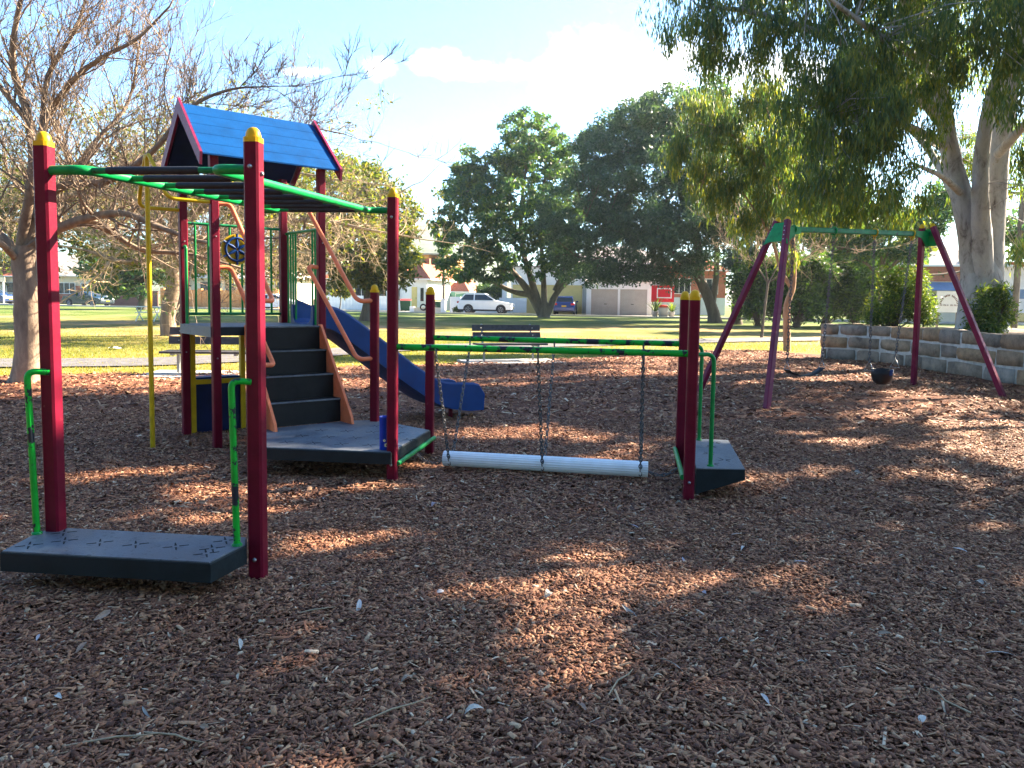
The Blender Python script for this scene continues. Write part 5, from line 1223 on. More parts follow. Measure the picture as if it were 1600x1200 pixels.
# shrubs
def shrub(name, label, base, lobes, n_cl, n_leaf, leaf, cl_r, leafm, seed, cat='shrub', droop=.1, group=None):
    rg = np.random.default_rng(seed); base = np.array(base, float); t = thing(name, base, label, cat, group)
    cen, k = lobe_points(lobes, n_cl, rg, .45); V, F = leaf_cloud(cen, np.full((n_cl, 3), cl_r), n_leaf, leaf[0], leaf[1], droop, rg); np_obj('foliage', V, F, leafm, t)
    segs = []
    for j in range(min(40, n_cl)):
        e = cen[j]; s = base + rg.normal(0, .12, 3) * [1, 1, 0]; m_ = (s + e) / 2 + rg.normal(0, .08, 3); segs += [(*s, *m_, .022, .015), (*m_, *e, .015, .006)]
    V, F = segs_mesh(segs, 5); np_obj('stems', V, F, B_DARK, t)
    return t
hb = [(1185, 45, 'dense dark hedge bush left of the slender gum trunk', 1.8), (1245, 44, 'dense dark hedge bush right behind the slender gum trunk', 1.9), (1290, 46, 'bright tipped hedge bush above the left end of the stone wall', 2.0), (1335, 45, 'dark hedge bush behind the middle of the stone wall', 1.9)]
for i, (px, Yh, lab, w_) in enumerate(hb):
    b = at(px, 504, Yh); b[2] = float(hgt(b[0], Yh))
    shrub('hedge_bush', lab, b, [lobe(px, 470, Yh, w_, 1.1), lobe(px - 12, 440, Yh, w_ * .8, 1.2), lobe(px + 18, 432, Yh, w_ * .8, 1.2), lobe(px + 4, 412, Yh, w_ * .7, .7)], 170, 60, (.22, .12), .42, L_HEDGE, 90 + i, group='hedge bushes behind the path')
bsh = np.array([at(1395, 505, 21.5)[0], 21.5, .85])
shrub('bed_shrub', 'rounded grey green shrub with sunlit yellow tips above the wall', bsh, [lobe(1385, 475, 21.5, .55, .55), lobe(1420, 465, 21.5, .6, .6), lobe(1400, 440, 21.8, .6, .45), lobe(1440, 485, 21.5, .4, .5), lobe(1370, 490, 21.3, .4, .4), lobe(1430, 435, 22, .5, .35)], 230, 60, (.10, .03), .20, L_SHRUB, 95)
bsh = np.array([at(1540, 512, 18.2)[0], 18.2, .85])
shrub('bed_shrub', 'leafy sunlit shrub at the foot of the big gum trunk', bsh, [lobe(1540, 480, 18.2, .35, .5), lobe(1525, 505, 18.2, .3, .3), lobe(1560, 465, 18.2, .3, .3), lobe(1550, 510, 18, .3, .25), lobe(1570, 490, 18.2, .2, .25)], 110, 55, (.11, .03), .16, L_SHRUB, 96)

# ------------------------------------------------------------------ houses and street things
def gz(x, y): return float(hgt(x, y))
def place(px, Y): p = at(px, 470, Y); return np.array([p[0], Y, gz(p[0], Y)])
class Frame:
    "local frame of a facade: x along the front (as seen, to the right), y into the building"
    def __init__(s, o, rz=0.0): s.o = np.array(o, float); s.c, s.s = math.cos(rz), math.sin(rz); s.rz = rz
    def p(s, x, y, z): return s.o + np.array([s.c * x - s.s * y, s.s * x + s.c * y, z])
    def box(s, m, x0, x1, y0, y1, z0, z1): return m.box(s.p((x0 + x1) / 2, (y0 + y1) / 2, (z0 + z1) / 2), (x1 - x0, y1 - y0, z1 - z0), s.rz)
def window(fr, par, x0, x1, z0, z1, y=-.03, frame=WHITEW, bars=1):
    m = MB(); fr.box(m, x0, x1, y + .02, y + .05, z0, z1); w = m.build('window', GLASS, par)
    m = MB(); t = .06
    fr.box(m, x0 - t, x0, y - .02, y + .06, z0 - t, z1 + t); fr.box(m, x1, x1 + t, y - .02, y + .06, z0 - t, z1 + t); fr.box(m, x0, x1, y - .02, y + .06, z1, z1 + t); fr.box(m, x0, x1, y - .04, y + .06, z0 - t, z0)
    for i in range(bars): xb = x0 + (x1 - x0) * (i + 1) / (bars + 1); fr.box(m, xb - .025, xb + .025, y - .015, y + .019, z0, z1)
    m.build('frame', frame, w)
def part_box(fr, par, name, mat, *b): m = MB(); fr.box(m, *b); return m.build(name, mat, par)
def hip_roof(fr, par, x0, x1, y0, y1, z0, z1, mat, ridge=None, name='roof'):
    xm = (x0 + x1) / 2; ym = (y0 + y1) / 2; h = min(x1 - x0, y1 - y0) / 2 if ridge is None else ridge
    if (x1 - x0) >= (y1 - y0): a, b = fr.p(x0 + h, ym, z1), fr.p(x1 - h, ym, z1)
    else: a, b = fr.p(xm, y0 + h, z1), fr.p(xm, y1 - h, z1)
    c = [fr.p(x0, y0, z0), fr.p(x1, y0, z0), fr.p(x1, y1, z0), fr.p(x0, y1, z0)]
    m = MB()
    if (x1 - x0) >= (y1 - y0): m.add(c + [a, b], [(0, 1, 5, 4), (1, 2, 5), (2, 3, 4, 5), (3, 0, 4), (3, 2, 1, 0)])
    else: m.add(c + [a, b], [(0, 1, 4), (1, 2, 5, 4), (2, 3, 5), (3, 0, 4, 5), (3, 2, 1, 0)])
    r = m.build(name, mat, par)
    m = MB(); e = .10
    for p, q in zip(c, c[1:] + c[:1]): beam(m, p - np.array([0, 0, .06]), q - np.array([0, 0, .06]), .10, .12)
    m.build('gutter', WHITEW, r); return r

# two-door garage block
def W(px, Y): return at(px, 470, Y)[0]
Yg = 68.5
o = np.array([W(916, Yg), Yg, gz(0, Yg)]); fr = Frame(o, R(-9)); wd = W(1017, Yg) - W(916, Yg)
g = thing('garage_block', o, 'white double garage with tan and grey roller doors', 'garage')
dw = 2.55; x1 = .42; x2 = wd - .42 - dw
part_box(fr, g, 'wall', WHITEW, 0, wd, .18, 6, 0, 2.95); 
for nm, a, b in (('pier', 0, x1), ('pier', x1 + dw, x2), ('pier', x2 + dw, wd)): part_box(fr, g, nm, WHITEW, a, b, 0, .177, 0, 2.3)
part_box(fr, g, 'lintel', WHITEW, 0, wd, 0, .177, 2.303, 2.96); part_box(fr, g, 'roof', ROOFG, -.1, wd + .1, -.15, 6.2, 2.965, 3.08)
for x, mt in ((x1, TANDOOR), (x2, GREYDOOR)):
    m = MB()
    for k in range(19): fr.box(m, x + .004, x + dw - .004, .10 + .012 * (k % 2), .175, .01 + k * .12, .01 + k * .12 + .118)
    d = m.build('roller_door', mt, g); part_box(fr, d, 'handle', BLACK, x + dw / 2 - .12, x + dw / 2 + .12, .075, .1, .95, 1.0)
# house behind the garages
o2 = np.array([W(880, 82), 82, gz(0, 82)]); fr2 = Frame(o2, R(-9)); w2 = W(1040, 82) - W(880, 82)
hb_ = thing('house', o2, 'pale two storey house rising behind the garages under the trees', 'house')
part_box(fr2, hb_, 'wall', WHITEW, 0, w2, 0, 7, 0, 5.2); hip_roof(fr2, hb_, -.5, w2 + .5, -.5, 7.5, 5.2, 7.2, ROOFG)
for k in range(3): window(fr2, hb_, 1.2 + k * 3.3, 2.8 + k * 3.3, 3.2, 4.5)
# yellow-door garage
Yy = 70.5; o = np.array([W(798, Yy), Yy, gz(0, Yy)]); fr = Frame(o, R(-9)); wd = W(912, Yy) - W(798, Yy)
g = thing('garage_block', o, 'pale garage with wide yellow panel doors behind the fig trunk', 'garage')
part_box(fr, g, 'wall', WHITEW, 0, wd, .2, 6, 0, 4.2); part_box(fr, g, 'lintel', WHITEW, 0, wd, 0, .197, 2.62, 4.21); part_box(fr, g, 'roof', ROOFG, -.2, wd + .2, -.2, 6.2, 4.215, 4.35)
for k in range(2):
    a = .15 + k * (wd - .3) / 2; b = a + (wd - .3) / 2 - .02; d = part_box(fr, g, 'panel_door', YDOOR, a, b, .10, .197, 0, 2.615)
    for zz in (.25, 1.05, 1.85):
        for j in range(3): part_box(fr, d, 'door_panel', YDOOR, a + .1 + j * (b - a) / 3, a + (j + 1) * (b - a) / 3 - .08, .08, .099, zz, zz + .65)
part_box(fr, g, 'pier', GREYDOOR, wd - .12, wd + .25, -.08, .19, 0, 2.7)
# red basketball backboard
Yk = 64.0; o = place(1021, Yk); bkx = o[0]; z0, z1 = at(1035, 472, Yk)[2], at(1035, 446, Yk)[2]; xa, xb = W(1017.5, Yk), W(1053, Yk)
k_ = thing('basketball_backboard', o, 'red basketball backboard with white outlined square beside the garage', 'backboard')
MB().box(((xa + xb) / 2, Yk, (z0 + z1) / 2), (xb - xa, .05, z1 - z0)).build('board', REDB, k_)
def outline(m, cx, cz, w, h, t, y):
    for a, b, c, d in ((cx - w / 2, cx + w / 2, cz + h / 2 - t, cz + h / 2), (cx - w / 2, cx + w / 2, cz - h / 2, cz - h / 2 + t), (cx - w / 2, cx - w / 2 + t, cz - h / 2 + t, cz + h / 2 - t), (cx + w / 2 - t, cx + w / 2, cz - h / 2 + t, cz + h / 2 - t)):
        m.box(((a + b) / 2, y, (c + d) / 2), (b - a, .01, d - c))
m = MB(); outline(m, (xa + xb) / 2 + .12, (z0 + z1) / 2 + .05, 1.24, .84, .09, Yk - .032); m.build('line_marking', WHITEB, k_)
MB().tube([(bkx, Yk + .12, 0), (bkx, Yk + .12, z1 - .2), ], .05, 8).build('pole', STEEL, k_)
MB().box((bkx + .3, Yk + .07, (z0 + z1) / 2), (.7, .08, .1)).build('bracket', STEEL, k_)
hc = np.array([(xa + xb) / 2 + .12, Yk - .30, z0 + .20]); MB().tube([hc + .225 * np.array([math.cos(a), math.sin(a), 0]) for a in np.linspace(0, 2 * math.pi, 17)[:-1]], .014, 6, closed=True).build('hoop', REDB, k_)
# brick house at right of the backboard
Yh = 76; o = np.array([W(1034, Yh), Yh, gz(0, Yh)]); fr = Frame(o, R(-9)); wd = W(1130, Yh) - W(1034, Yh)
h_ = thing('house', o, 'red brick house with white windows behind the red backboard', 'house')
part_box(fr, h_, 'wall', RDBRICK, 0, wd, 0, 7, 1.7, 4.4); part_box(fr, h_, 'base_wall', PALEBL, 0, wd, -.01, 7, 0, 1.697); hip_roof(fr, h_, -.5, wd + .5, -.6, 7.5, 4.4, 6.2, ROOFR)
for k in range(2): window(fr, h_, 1.1 + k * 2.6, 2.7 + k * 2.6, 2.1, 3.5, bars=2)
# potted plants and bin by the driveway
def pot_plant(px, Y, lab, seed, h=1.0):
    b = place(px, Y); t = thing('potted_plant', b, lab, 'plant'); MB().lathe([(.001, 0), (.2, 0), (.26, .42), (.27, .45), (.22, .45), (.2, .38), (.001, .38)], b, 12).build('pot', CONC, t)
    rg = np.random.default_rng(seed); V = []; F = []
    for i in range(40):
        a = rg.uniform(0, 6.28); e = rg.uniform(.4, 1.4); d = np.array([math.cos(a) * math.cos(e), math.sin(a) * math.cos(e), math.sin(e)]); L = h * rg.uniform(.7, 1.1); s = np.array([-math.sin(a), math.cos(a), 0]) * .04; p = b + [0, 0, .4]; n = len(V)
        V += [p - s, p + s, p + d * L * .6 + s, p + d * L + [0, 0, -.15], p + d * L * .6 - s]; F.append((n, n + 1, n + 2, n + 4)); F.append((n + 4, n + 2, n + 3, n + 3))
    m = MB(); m.add(V, [f if f[2] != f[3] else f[:3] for f in F]); m.build('leaves', L_SHRUB, t)
pot_plant(1024, 63.5, 'tall potted plant beside the garage pier', 1, 1.5); pot_plant(1050, 63.0, 'spiky yellow green potted plant under the backboard', 2, 1.1)
b = place(1037, 63.2); t = thing('grey_bin', b, 'squat grey bin between the potted plants', 'bin'); MB().lathe([(.001, 0), (.36, 0), (.42, .75), (.40, .78)], b, 12).build('body', GREYDOOR, t); MB().lathe([(.44, .78), (.42, .9), (.25, .98), (.001, 1.0)], b, 12).build('lid', BINRED, t)

# white house with red roof
Yh = 76; o = np.array([W(629, Yh), Yh, gz(0, Yh)]); fr = Frame(o, R(-12)); wd = (W(679, Yh) - W(629, Yh)) * .80
h_ = thing('house', o, 'small white cottage with red hipped roof behind the short maroon post', 'house')
part_box(fr, h_, 'wall', WHITEW, 0, wd, 0, 8, 0, 3.15); part_box(fr, h_, 'side_wing', WHITEW, -2.2, -.003, 1.2, 8, 0, 2.9)
rf = hip_roof(fr, h_, -.45, wd + .5, -.5, 8.5, 3.15, 4.75, ROOFR); hip_roof(fr, h_, -3.0, .2, .7, 8.5, 2.9, 4.4, ROOFR, name='wing_roof')
part_box(fr, rf, 'chimney', RDBRICK, .6, 1.1, 5, 5.5, 3.5, 5.4)
d = part_box(fr, h_, 'door', YDOOR, .95, 1.5, -.04, -.002, .25, 2.35); part_box(fr, d, 'handle', BLACK, 1.4, 1.45, -.08, -.041, 1.2, 1.3)
window(fr, h_, 1.85, 2.2, .95, 2.25, bars=0); window(fr, h_, -1.5, -.7, 1.0, 2.2, y=1.16)
# two-storey orange brick flats
Yh = 108; o = np.array([W(642, Yh), Yh, gz(0, Yh)]); fr = Frame(o, R(-12)); wd = W(698, Yh) - W(642, Yh); zt = at(660, 401, Yh)[2]
h_ = thing('apartment_block', o, 'flat roofed orange brick block above the cottage roof', 'building')
part_box(fr, h_, 'wall', ORBRICK, 0, wd * .52, 0, 9, 0, zt); part_box(fr, h_, 'wall', ORBRICK, wd * .74, wd, -.5, 9, 2.2, zt - .3); part_box(fr, h_, 'recess', BRBRICK, wd * .523, wd * .737, 1.2, 9, 0, zt - .35)
part_box(fr, h_, 'parapet', ROOFG, -.1, wd + .1, -.6, 9.1, zt + .004, zt + .2); window(fr, h_, wd * .3, wd * .42, 4.0, 5.6, bars=0); window(fr, h_, wd * .57, wd * .70, 3.6, 5.6, y=1.15, bars=0)
part_box(fr, h_, 'lower_wall', WHITEW, wd * .74, wd * 1.5, .2, 8, 0, 2.195); window(fr, h_, wd * .82, wd * 1.0, .6, 1.8, y=.16); window(fr, h_, wd * 1.05, wd * 1.3, .6, 1.8, y=.16)
hip_roof(fr, h_, wd * 1.003, wd * 1.7, -.2, 8, 2.25, 4.4, ROOFR, name='side_roof')

def fence(name, label, p0, p1, h, mat, board=.2, gap=.01, z0=.05, cat='fence'):
    p0 = np.array(p0, float); p1 = np.array(p1, float); d = p1 - p0; L = np.linalg.norm(d[:2]); d /= L; rz = math.atan2(d[1], d[0])
    t = thing(name, (p0 + p1) / 2, label, cat); n = int(L / board); me = None; c0 = (p0 + p1) / 2
    m = MB(); m.box((p0 + p1) / 2 + [0, 0, z0 + h * .25], (L, .04, .08), rz); m.box((p0 + p1) / 2 + [0, 0, z0 + h * .8], (L, .04, .08), rz); m.build('rail', mat, t)
    nrm = np.array([d[1], -d[0], 0])
    for i in range(n):
        q = p0 + d * (i + .5) * L / n + nrm * .035
        if me is None: m = MB(); m.box((0, 0, z0 + h / 2), (L / n - gap, .022, h)); o = m.build('paling', mat); me = o.data
        else: o = bpy.data.objects.new('paling', me); col.objects.link(o)
        o.parent = t; o.location = tuple(q - c0); o.rotation_euler.z = rz
    return t
fence('paling_fence', 'pale paling fence behind the street sapling', place(508, 74.5), place(618, 72.5), 1.35, FENCEW, .34)
fence('metal_fence', 'green metal panel fence between the cottage and the hedge', place(676, 84), place(748, 82), 1.9, FENCEG, .40)
fence('slatted_gate', 'white slatted gate behind the front of the white car', place(780, 70.5), place(823, 70), 1.35, WHITEW, .30)
Yw_ = 71; o = place(704, Yw_)
t = thing('garden_wall', (W(740, Yw_), Yw_, gz(0, Yw_)), 'low white rendered garden wall behind the white car', 'wall'); fr = Frame(place(704, Yw_), R(-9))
ln = W(779, Yw_) - W(704, Yw_); part_box(fr, t, 'wall', WHITEW, 0, ln, 0, .25, 0, 1.25); part_box(fr, t, 'pier', WHITEW, -.05, .95, -.06, .3, 0, 1.42)
p = place(788, 73); t = thing('gate_pier', p, 'tall white square pier beside the brick wall behind the fig', 'pier'); MB().box(p + [0, 0, 1.5], (.45, .45, 3.0)).build('shaft', WHITEW, t); MB().box(p + [0, 0, 3.05], (.6, .6, .1)).build('coping', WHITEW, t)
p = place(820, 74.5); t = thing('brick_wall', p, 'short red brick wall left of the fig trunk', 'wall'); MB().box(p + [0, 0, .95], (2.2, .25, 1.9)).build('brickwork', RDBRICK, t); MB().box(p + [0, 0, 1.94], (2.3, .35, .08)).build('coping', KERBM, t)
for px, lab, sd_ in ((757, 'clipped dark hedge above the roof of the white car', 97), (776, 'clipped dark hedge left of the white pier', 98)):
    p = place(px, 74.5); shrub('hedge_bush', lab, p, [(tuple(p + [0, 0, .9]), (.9, .8, 1.0)), (tuple(p + [0, 0, 1.9]), (.9, .8, .7)), (tuple(p + [0, 0, 2.3]), (.7, .6, .5))], 90, 50, (.22, .12), .3, L_FIG, sd_)
p = place(716, 68.5); shrub('garden_shrub', 'small grey green shrub at the tail of the white car', p, [(tuple(p + [0, 0, .3]), (.45, .4, .3))], 30, 40, (.12, .05), .15, L_MID, 99)
# telegraph pole, goal frame, bins, tyre, low wall
p = place(693, 74); t = thing('telegraph_pole', p, 'brown timber telegraph pole beside the green fence', 'pole'); MB().tube([p, p + [0, 0, 4], p + [0, 0, 8.6]], [.16, .14, .11], 10).build('shaft', TIMBERP, t); m = MB(); m.box(p + [0, 0, 8.1], (2.0, .1, .12), R(20)); m.build('cross_arm', TIMBERP, t)
p = place(726, 79); t = thing('carport_frame', p, 'thin white pipe frame in front of the green fence', 'frame'); MB().tube([p + [-.95, 0, 0], p + [-.95, 0, 1.75], p + [.95, 0, 1.95], p + [.95, 0, 0]], .045, 6).build('pipe', WHITEW, t); MB().box(p + [0, .5, 1.9], (2.0, 1.1, .05)).build('canopy', WHITEW, t)
def bin_(px, Y, lid, lab):
    p = place(px, Y); t = thing('wheelie_bin', p, lab, 'bin'); m = MB(); a, b = .24, .3
    m.add([p + [sx_ * a, sy_ * a, .06] for sx_, sy_ in ((-1, -1), (1, -1), (1, 1), (-1, 1))] + [p + [sx_ * b, sy_ * b, .98] for sx_, sy_ in ((-1, -1), (1, -1), (1, 1), (-1, 1))], [(3, 2, 1, 0), (4, 5, 6, 7), (0, 1, 5, 4), (1, 2, 6, 5), (2, 3, 7, 6), (3, 0, 4, 7)]); m.build('body', BINGRN, t)
    m = MB(); m.add([p + [-.32, -.36, 1.0], p + [.32, -.36, 1.0], p + [.32, .34, 1.08], p + [-.32, .34, 1.08], p + [-.30, -.33, 1.05], p + [.30, -.33, 1.05], p + [.30, .3, 1.14], p + [-.30, .3, 1.14]], [(3, 2, 1, 0), (4, 5, 6, 7), (0, 1, 5, 4), (1, 2, 6, 5), (2, 3, 7, 6), (3, 0, 4, 7)]); m.build('lid', lid, t)
    for s in (-.22, .22): MB().tube([p + [s - .03, .24, .1], p + [s + .03, .24, .1]], .1, 10).build('wheel', BLACK, t)
bin_(630.5, 73.5, BINRED, 'wheelie bin with red lid, left one by the cottage'); bin_(637, 73.2, BINRED, 'wheelie bin with red lid, right one by the cottage'); bin_(684.5, 73, BINYEL, 'wheelie bin with yellow lid behind the short maroon post')
p = place(668, 69.5); fr = Frame(place(647, 69.5), R(-9)); ln = W(690, 69.5) - W(647, 69.5)
t = thing('low_wall', p, 'low pale wall with square end post in front of the cottage', 'wall'); part_box(fr, t, 'wall', CREAM, 0, ln, 0, .25, 0, .42); part_box(fr, t, 'post', WHITEW, ln + .003, ln + .4, -.06, .3, 0, 1.15); part_box(fr, t, 'post_cap', WHITEW, ln - .07, ln + .47, -.12, .36, 1.153, 1.23); part_box(fr, t, 'post', WHITEW, -.4, -.003, -.06, .3, 0, .5)
tc_ = at(661.5, 480, 69.0); t = thing('old_tyre', tc_ * [1, 1, 0] + [0, 0, gz(0, 69)], 'black tyre hung upright on the low pale wall', 'tyre'); MB().tube([tc_ + .25 * np.array([math.cos(a), 0, math.sin(a)]) for a in np.linspace(0, 2 * math.pi, 21)[:-1]], .075, 8, closed=True).build('tyre', BLACK, t)
MB().box(tc_ + [0, .12, -.25], (.3, .1, .1)).build('hook', STEEL, t)

# pale blue house behind the sapling
Yh = 82; o = np.array([W(505, Yh), Yh, gz(0, Yh)]); fr = Frame(o, R(-12)); wd = W(622, Yh) - W(505, Yh)
h_ = thing('house', o, 'pale blue weatherboard house behind the paling fence', 'house'); part_box(fr, h_, 'wall', PALEBL, 0, wd, 0, 8, 0, 3.2); hip_roof(fr, h_, -.5, wd + .5, -.6, 8.5, 3.2, 5.4, ROOFR)
for a in (.8, 3.6, 5.6): window(fr, h_, a, a + 1.5, 1.2, 2.4)
# left side houses
Yh = 90; o = np.array([W(60, Yh), Yh, gz(0, Yh)]); fr = Frame(o, R(14)); wd = 9.5
h_ = thing('house', o, 'cream brick house with pale tiled roof and porch behind the dark sedan', 'house'); part_box(fr, h_, 'wall', CREAM, 0, wd - 2.5, 0, 8, 0, 3.3); part_box(fr, h_, 'base_wall', RDBRICK, 0, wd - 2.5, -.05, -.002, 0, 2.1); hip_roof(fr, h_, -.6, wd - 2.2, -.7, 8.6, 3.3, 6.2, ROOFG); window(fr, h_, 2.2, 3.9, 1.2, 2.4, y=-.08, bars=2); window(fr, h_, 4.6, 5.8, 1.2, 2.4, y=-.08, bars=1)
hip_roof(fr, h_, wd - 3.4, wd + .8, -3.4, 1.5, 2.75, 3.5, ROOFG, name='porch_roof')
for a in (wd - 2.9, wd + .1): part_box(fr, h_, 'porch_pier', BRBRICK, a, a + .55, -3.0, -2.45, 0, 2.7)
fence('picket_fence', 'white and dark picket fence right of the dark sedan', place(148, 80.5), place(180, 79.5), 1.0, WHITEW, .42, .2, .35)
t = thing('brick_wall', (W(200, 79), 79, gz(0, 79)), 'dark brown brick wall in shade left of the yellow pole', 'wall'); fr = Frame(place(172, 79.5), R(-5)); ln = W(250, 79) - W(172, 79); part_box(fr, t, 'brickwork', BRBRICK, 0, ln, 0, .25, 0, 1.5); part_box(fr, t, 'coping', BRBRICK, -.03, ln + .03, -.04, .29, 1.503, 1.6)
t = thing('brick_wall', (W(350, 77), 77, gz(0, 77)), 'long sunlit orange brick wall seen through the tower railing', 'wall'); fr = Frame(place(254, 79), R(-7)); ln = W(445, 77) - W(254, 77); part_box(fr, t, 'brickwork', ORBRICK, 0, ln, 0, .25, 0, 1.75)
for k in range(7): part_box(fr, t, 'pier', ORBRICK, k * ln / 6 - .2, k * ln / 6 + .2, -.06, .31, 0, 1.9)
Yh = 95; o = np.array([W(262, Yh), Yh, gz(0, Yh)]); fr = Frame(o, R(-7)); wd = W(470, Yh) - W(262, Yh)
h_ = thing('house', o, 'long pale house with dark shutters behind the orange brick wall', 'house'); part_box(fr, h_, 'wall', CREAM, 0, wd, 0, 8, 0, 3.4); hip_roof(fr, h_, -.5, wd + .5, -.6, 8.5, 3.4, 5.6, ROOFG)
for k in range(5): window(fr, h_, 1.2 + 3.2 * k, 2.4 + 3.2 * k, 1.5, 2.8, frame=BRBRICK)
Yh = 92; o = np.array([W(-40, Yh), Yh, gz(0, Yh)]); fr = Frame(o, R(10)); h_ = thing('house', o, 'cream house front at the far left behind the navy car', 'house'); part_box(fr, h_, 'wall', CREAM, 0, 7, 0, 8, 0, 3.2); hip_roof(fr, h_, -.5, 7.5, -.6, 8.5, 3.2, 5.4, ROOFR); window(fr, h_, 3.6, 5.2, 1.2, 2.4); window(fr, h_, .8, 2.4, 1.2, 2.4)
p = place(6, 78); t = thing('sign_post', p, 'thin white post in front of the navy car at left edge', 'post'); MB().tube([p, p + [0, 0, 2.6]], .07, 8).build('shaft', WHITEW, t); MB().box(p + [0, -.08, 2.5], (.5, .03, .5)).build('plate', CREAM, t)
# right side: brick building, mural board, white building
Yh = 58; o = np.array([W(1400, Yh), Yh, .3]); fr = Frame(o, R(-14)); wd = W(1545, Yh) - W(1400, Yh)
h_ = thing('house', o, 'cream house with orange brick gable and blue awning right of the swings', 'house'); part_box(fr, h_, 'wall', CREAM, 0, wd, 0, 8, 0, 3.0); part_box(fr, h_, 'upper_wall', RDBRICK, 0, wd, -.05, 8, 3.003, 4.2); hip_roof(fr, h_, -.5, wd + .5, -.6, 8.5, 4.2, 6, ROOFG)
m = MB(); m.add([fr.p(1.5, -.06, 2.95), fr.p(wd - 1, -.06, 2.95), fr.p(wd - 1, -1.2, 2.35), fr.p(1.5, -1.2, 2.35), fr.p(1.5, -.06, 2.90), fr.p(wd - 1, -.06, 2.90), fr.p(wd - 1, -1.2, 2.30), fr.p(1.5, -1.2, 2.30)], [(0, 1, 2, 3), (7, 6, 5, 4), (3, 2, 6, 7), (0, 3, 7, 4), (1, 0, 4, 5), (2, 1, 5, 6)]); m.build('awning', AWNB, h_)
window(fr, h_, 2.2, 4.2, .9, 2.1, bars=2)
Ym = 44; p = place(1482, Ym); za, zb = at(1482, 488, Ym)[2], at(1482, 455, Ym)[2]; xa, xb = W(1463, Ym), W(1502, Ym)
t = thing('sign_board', np.array([p[0], Ym, gz(0, Ym)]), 'pale sign board with arched dark lettering seen between the swing legs', 'sign')
MB().box(((xa + xb) / 2, Ym, (za + zb) / 2), (xb - xa, .06, zb - za)).build('board', WHITEW, t)
for x in (xa + .15, xb - .15): MB().box((x, Ym + .08, za / 2), (.1, .1, za)).build('leg', TIMBERP, t)
m = MB(); cx_, cz_ = (xa + xb) / 2, za + (zb - za) * .32; rg = np.random.default_rng(4)
for i in range(17):
    a = R(168) - R(156) * i / 16
    if i in (4, 9): continue
    c = np.array([cx_ + .50 * math.cos(a), Ym - .036, cz_ + .58 * math.sin(a)]); hh, ww = .10, .05
    m.box(c, (ww, .01, hh), M=Matrix.Rotation(-(a - math.pi / 2), 3, 'Y')); 
    if i % 2: m.box(c + np.array([.035, 0, .02]), (.03, .01, .03))
for i in range(11):
    if i == 5: continue
    x = cx_ - .5 + i * .1; m.box((x, Ym - .036, cz_ + .02), (.02, .01, .09))
    if i % 3 != 1: m.box((x + .03, Ym - .036, cz_ + .05 - .05 * (i % 2)), (.045, .01, .02))
    if i % 2 == 0: m.box((x + .052, Ym - .036, cz_ + .02), (.018, .01, .085))
tag(m.build('lettering', BRBRICK, t), kind='stuff')
Yh = 66; o = np.array([W(1565, Yh), Yh, .3]); fr = Frame(o, R(-14)); h_ = thing('building', o, 'white building with blue band and yellow base at the right edge', 'building'); part_box(fr, h_, 'wall', WHITEW, 0, 14, 0, 8, .7, 4.6); part_box(fr, h_, 'base', YDOOR, 0, 14, -.06, 8, 0, .697); part_box(fr, h_, 'band', AWNB, .3, 14, -.05, -.002, 1.9, 2.7); part_box(fr, h_, 'roof', ROOFR, -.3, 14.3, -.5, 8.3, 4.604, 5.0); window(fr, h_, 2, 4, 3.0, 4.2)
p = place(1587, 40); t = thing('power_pole', p, 'pale timber pole right of the gum trunk', 'pole'); MB().tube([p, p + [0, 0, 7.5]], [.17, .13], 10).build('shaft', B_FIG, t); MB().box(p + [0, 0, 7.2], (1.8, .1, .12)).build('cross_arm', TIMBERP, t)

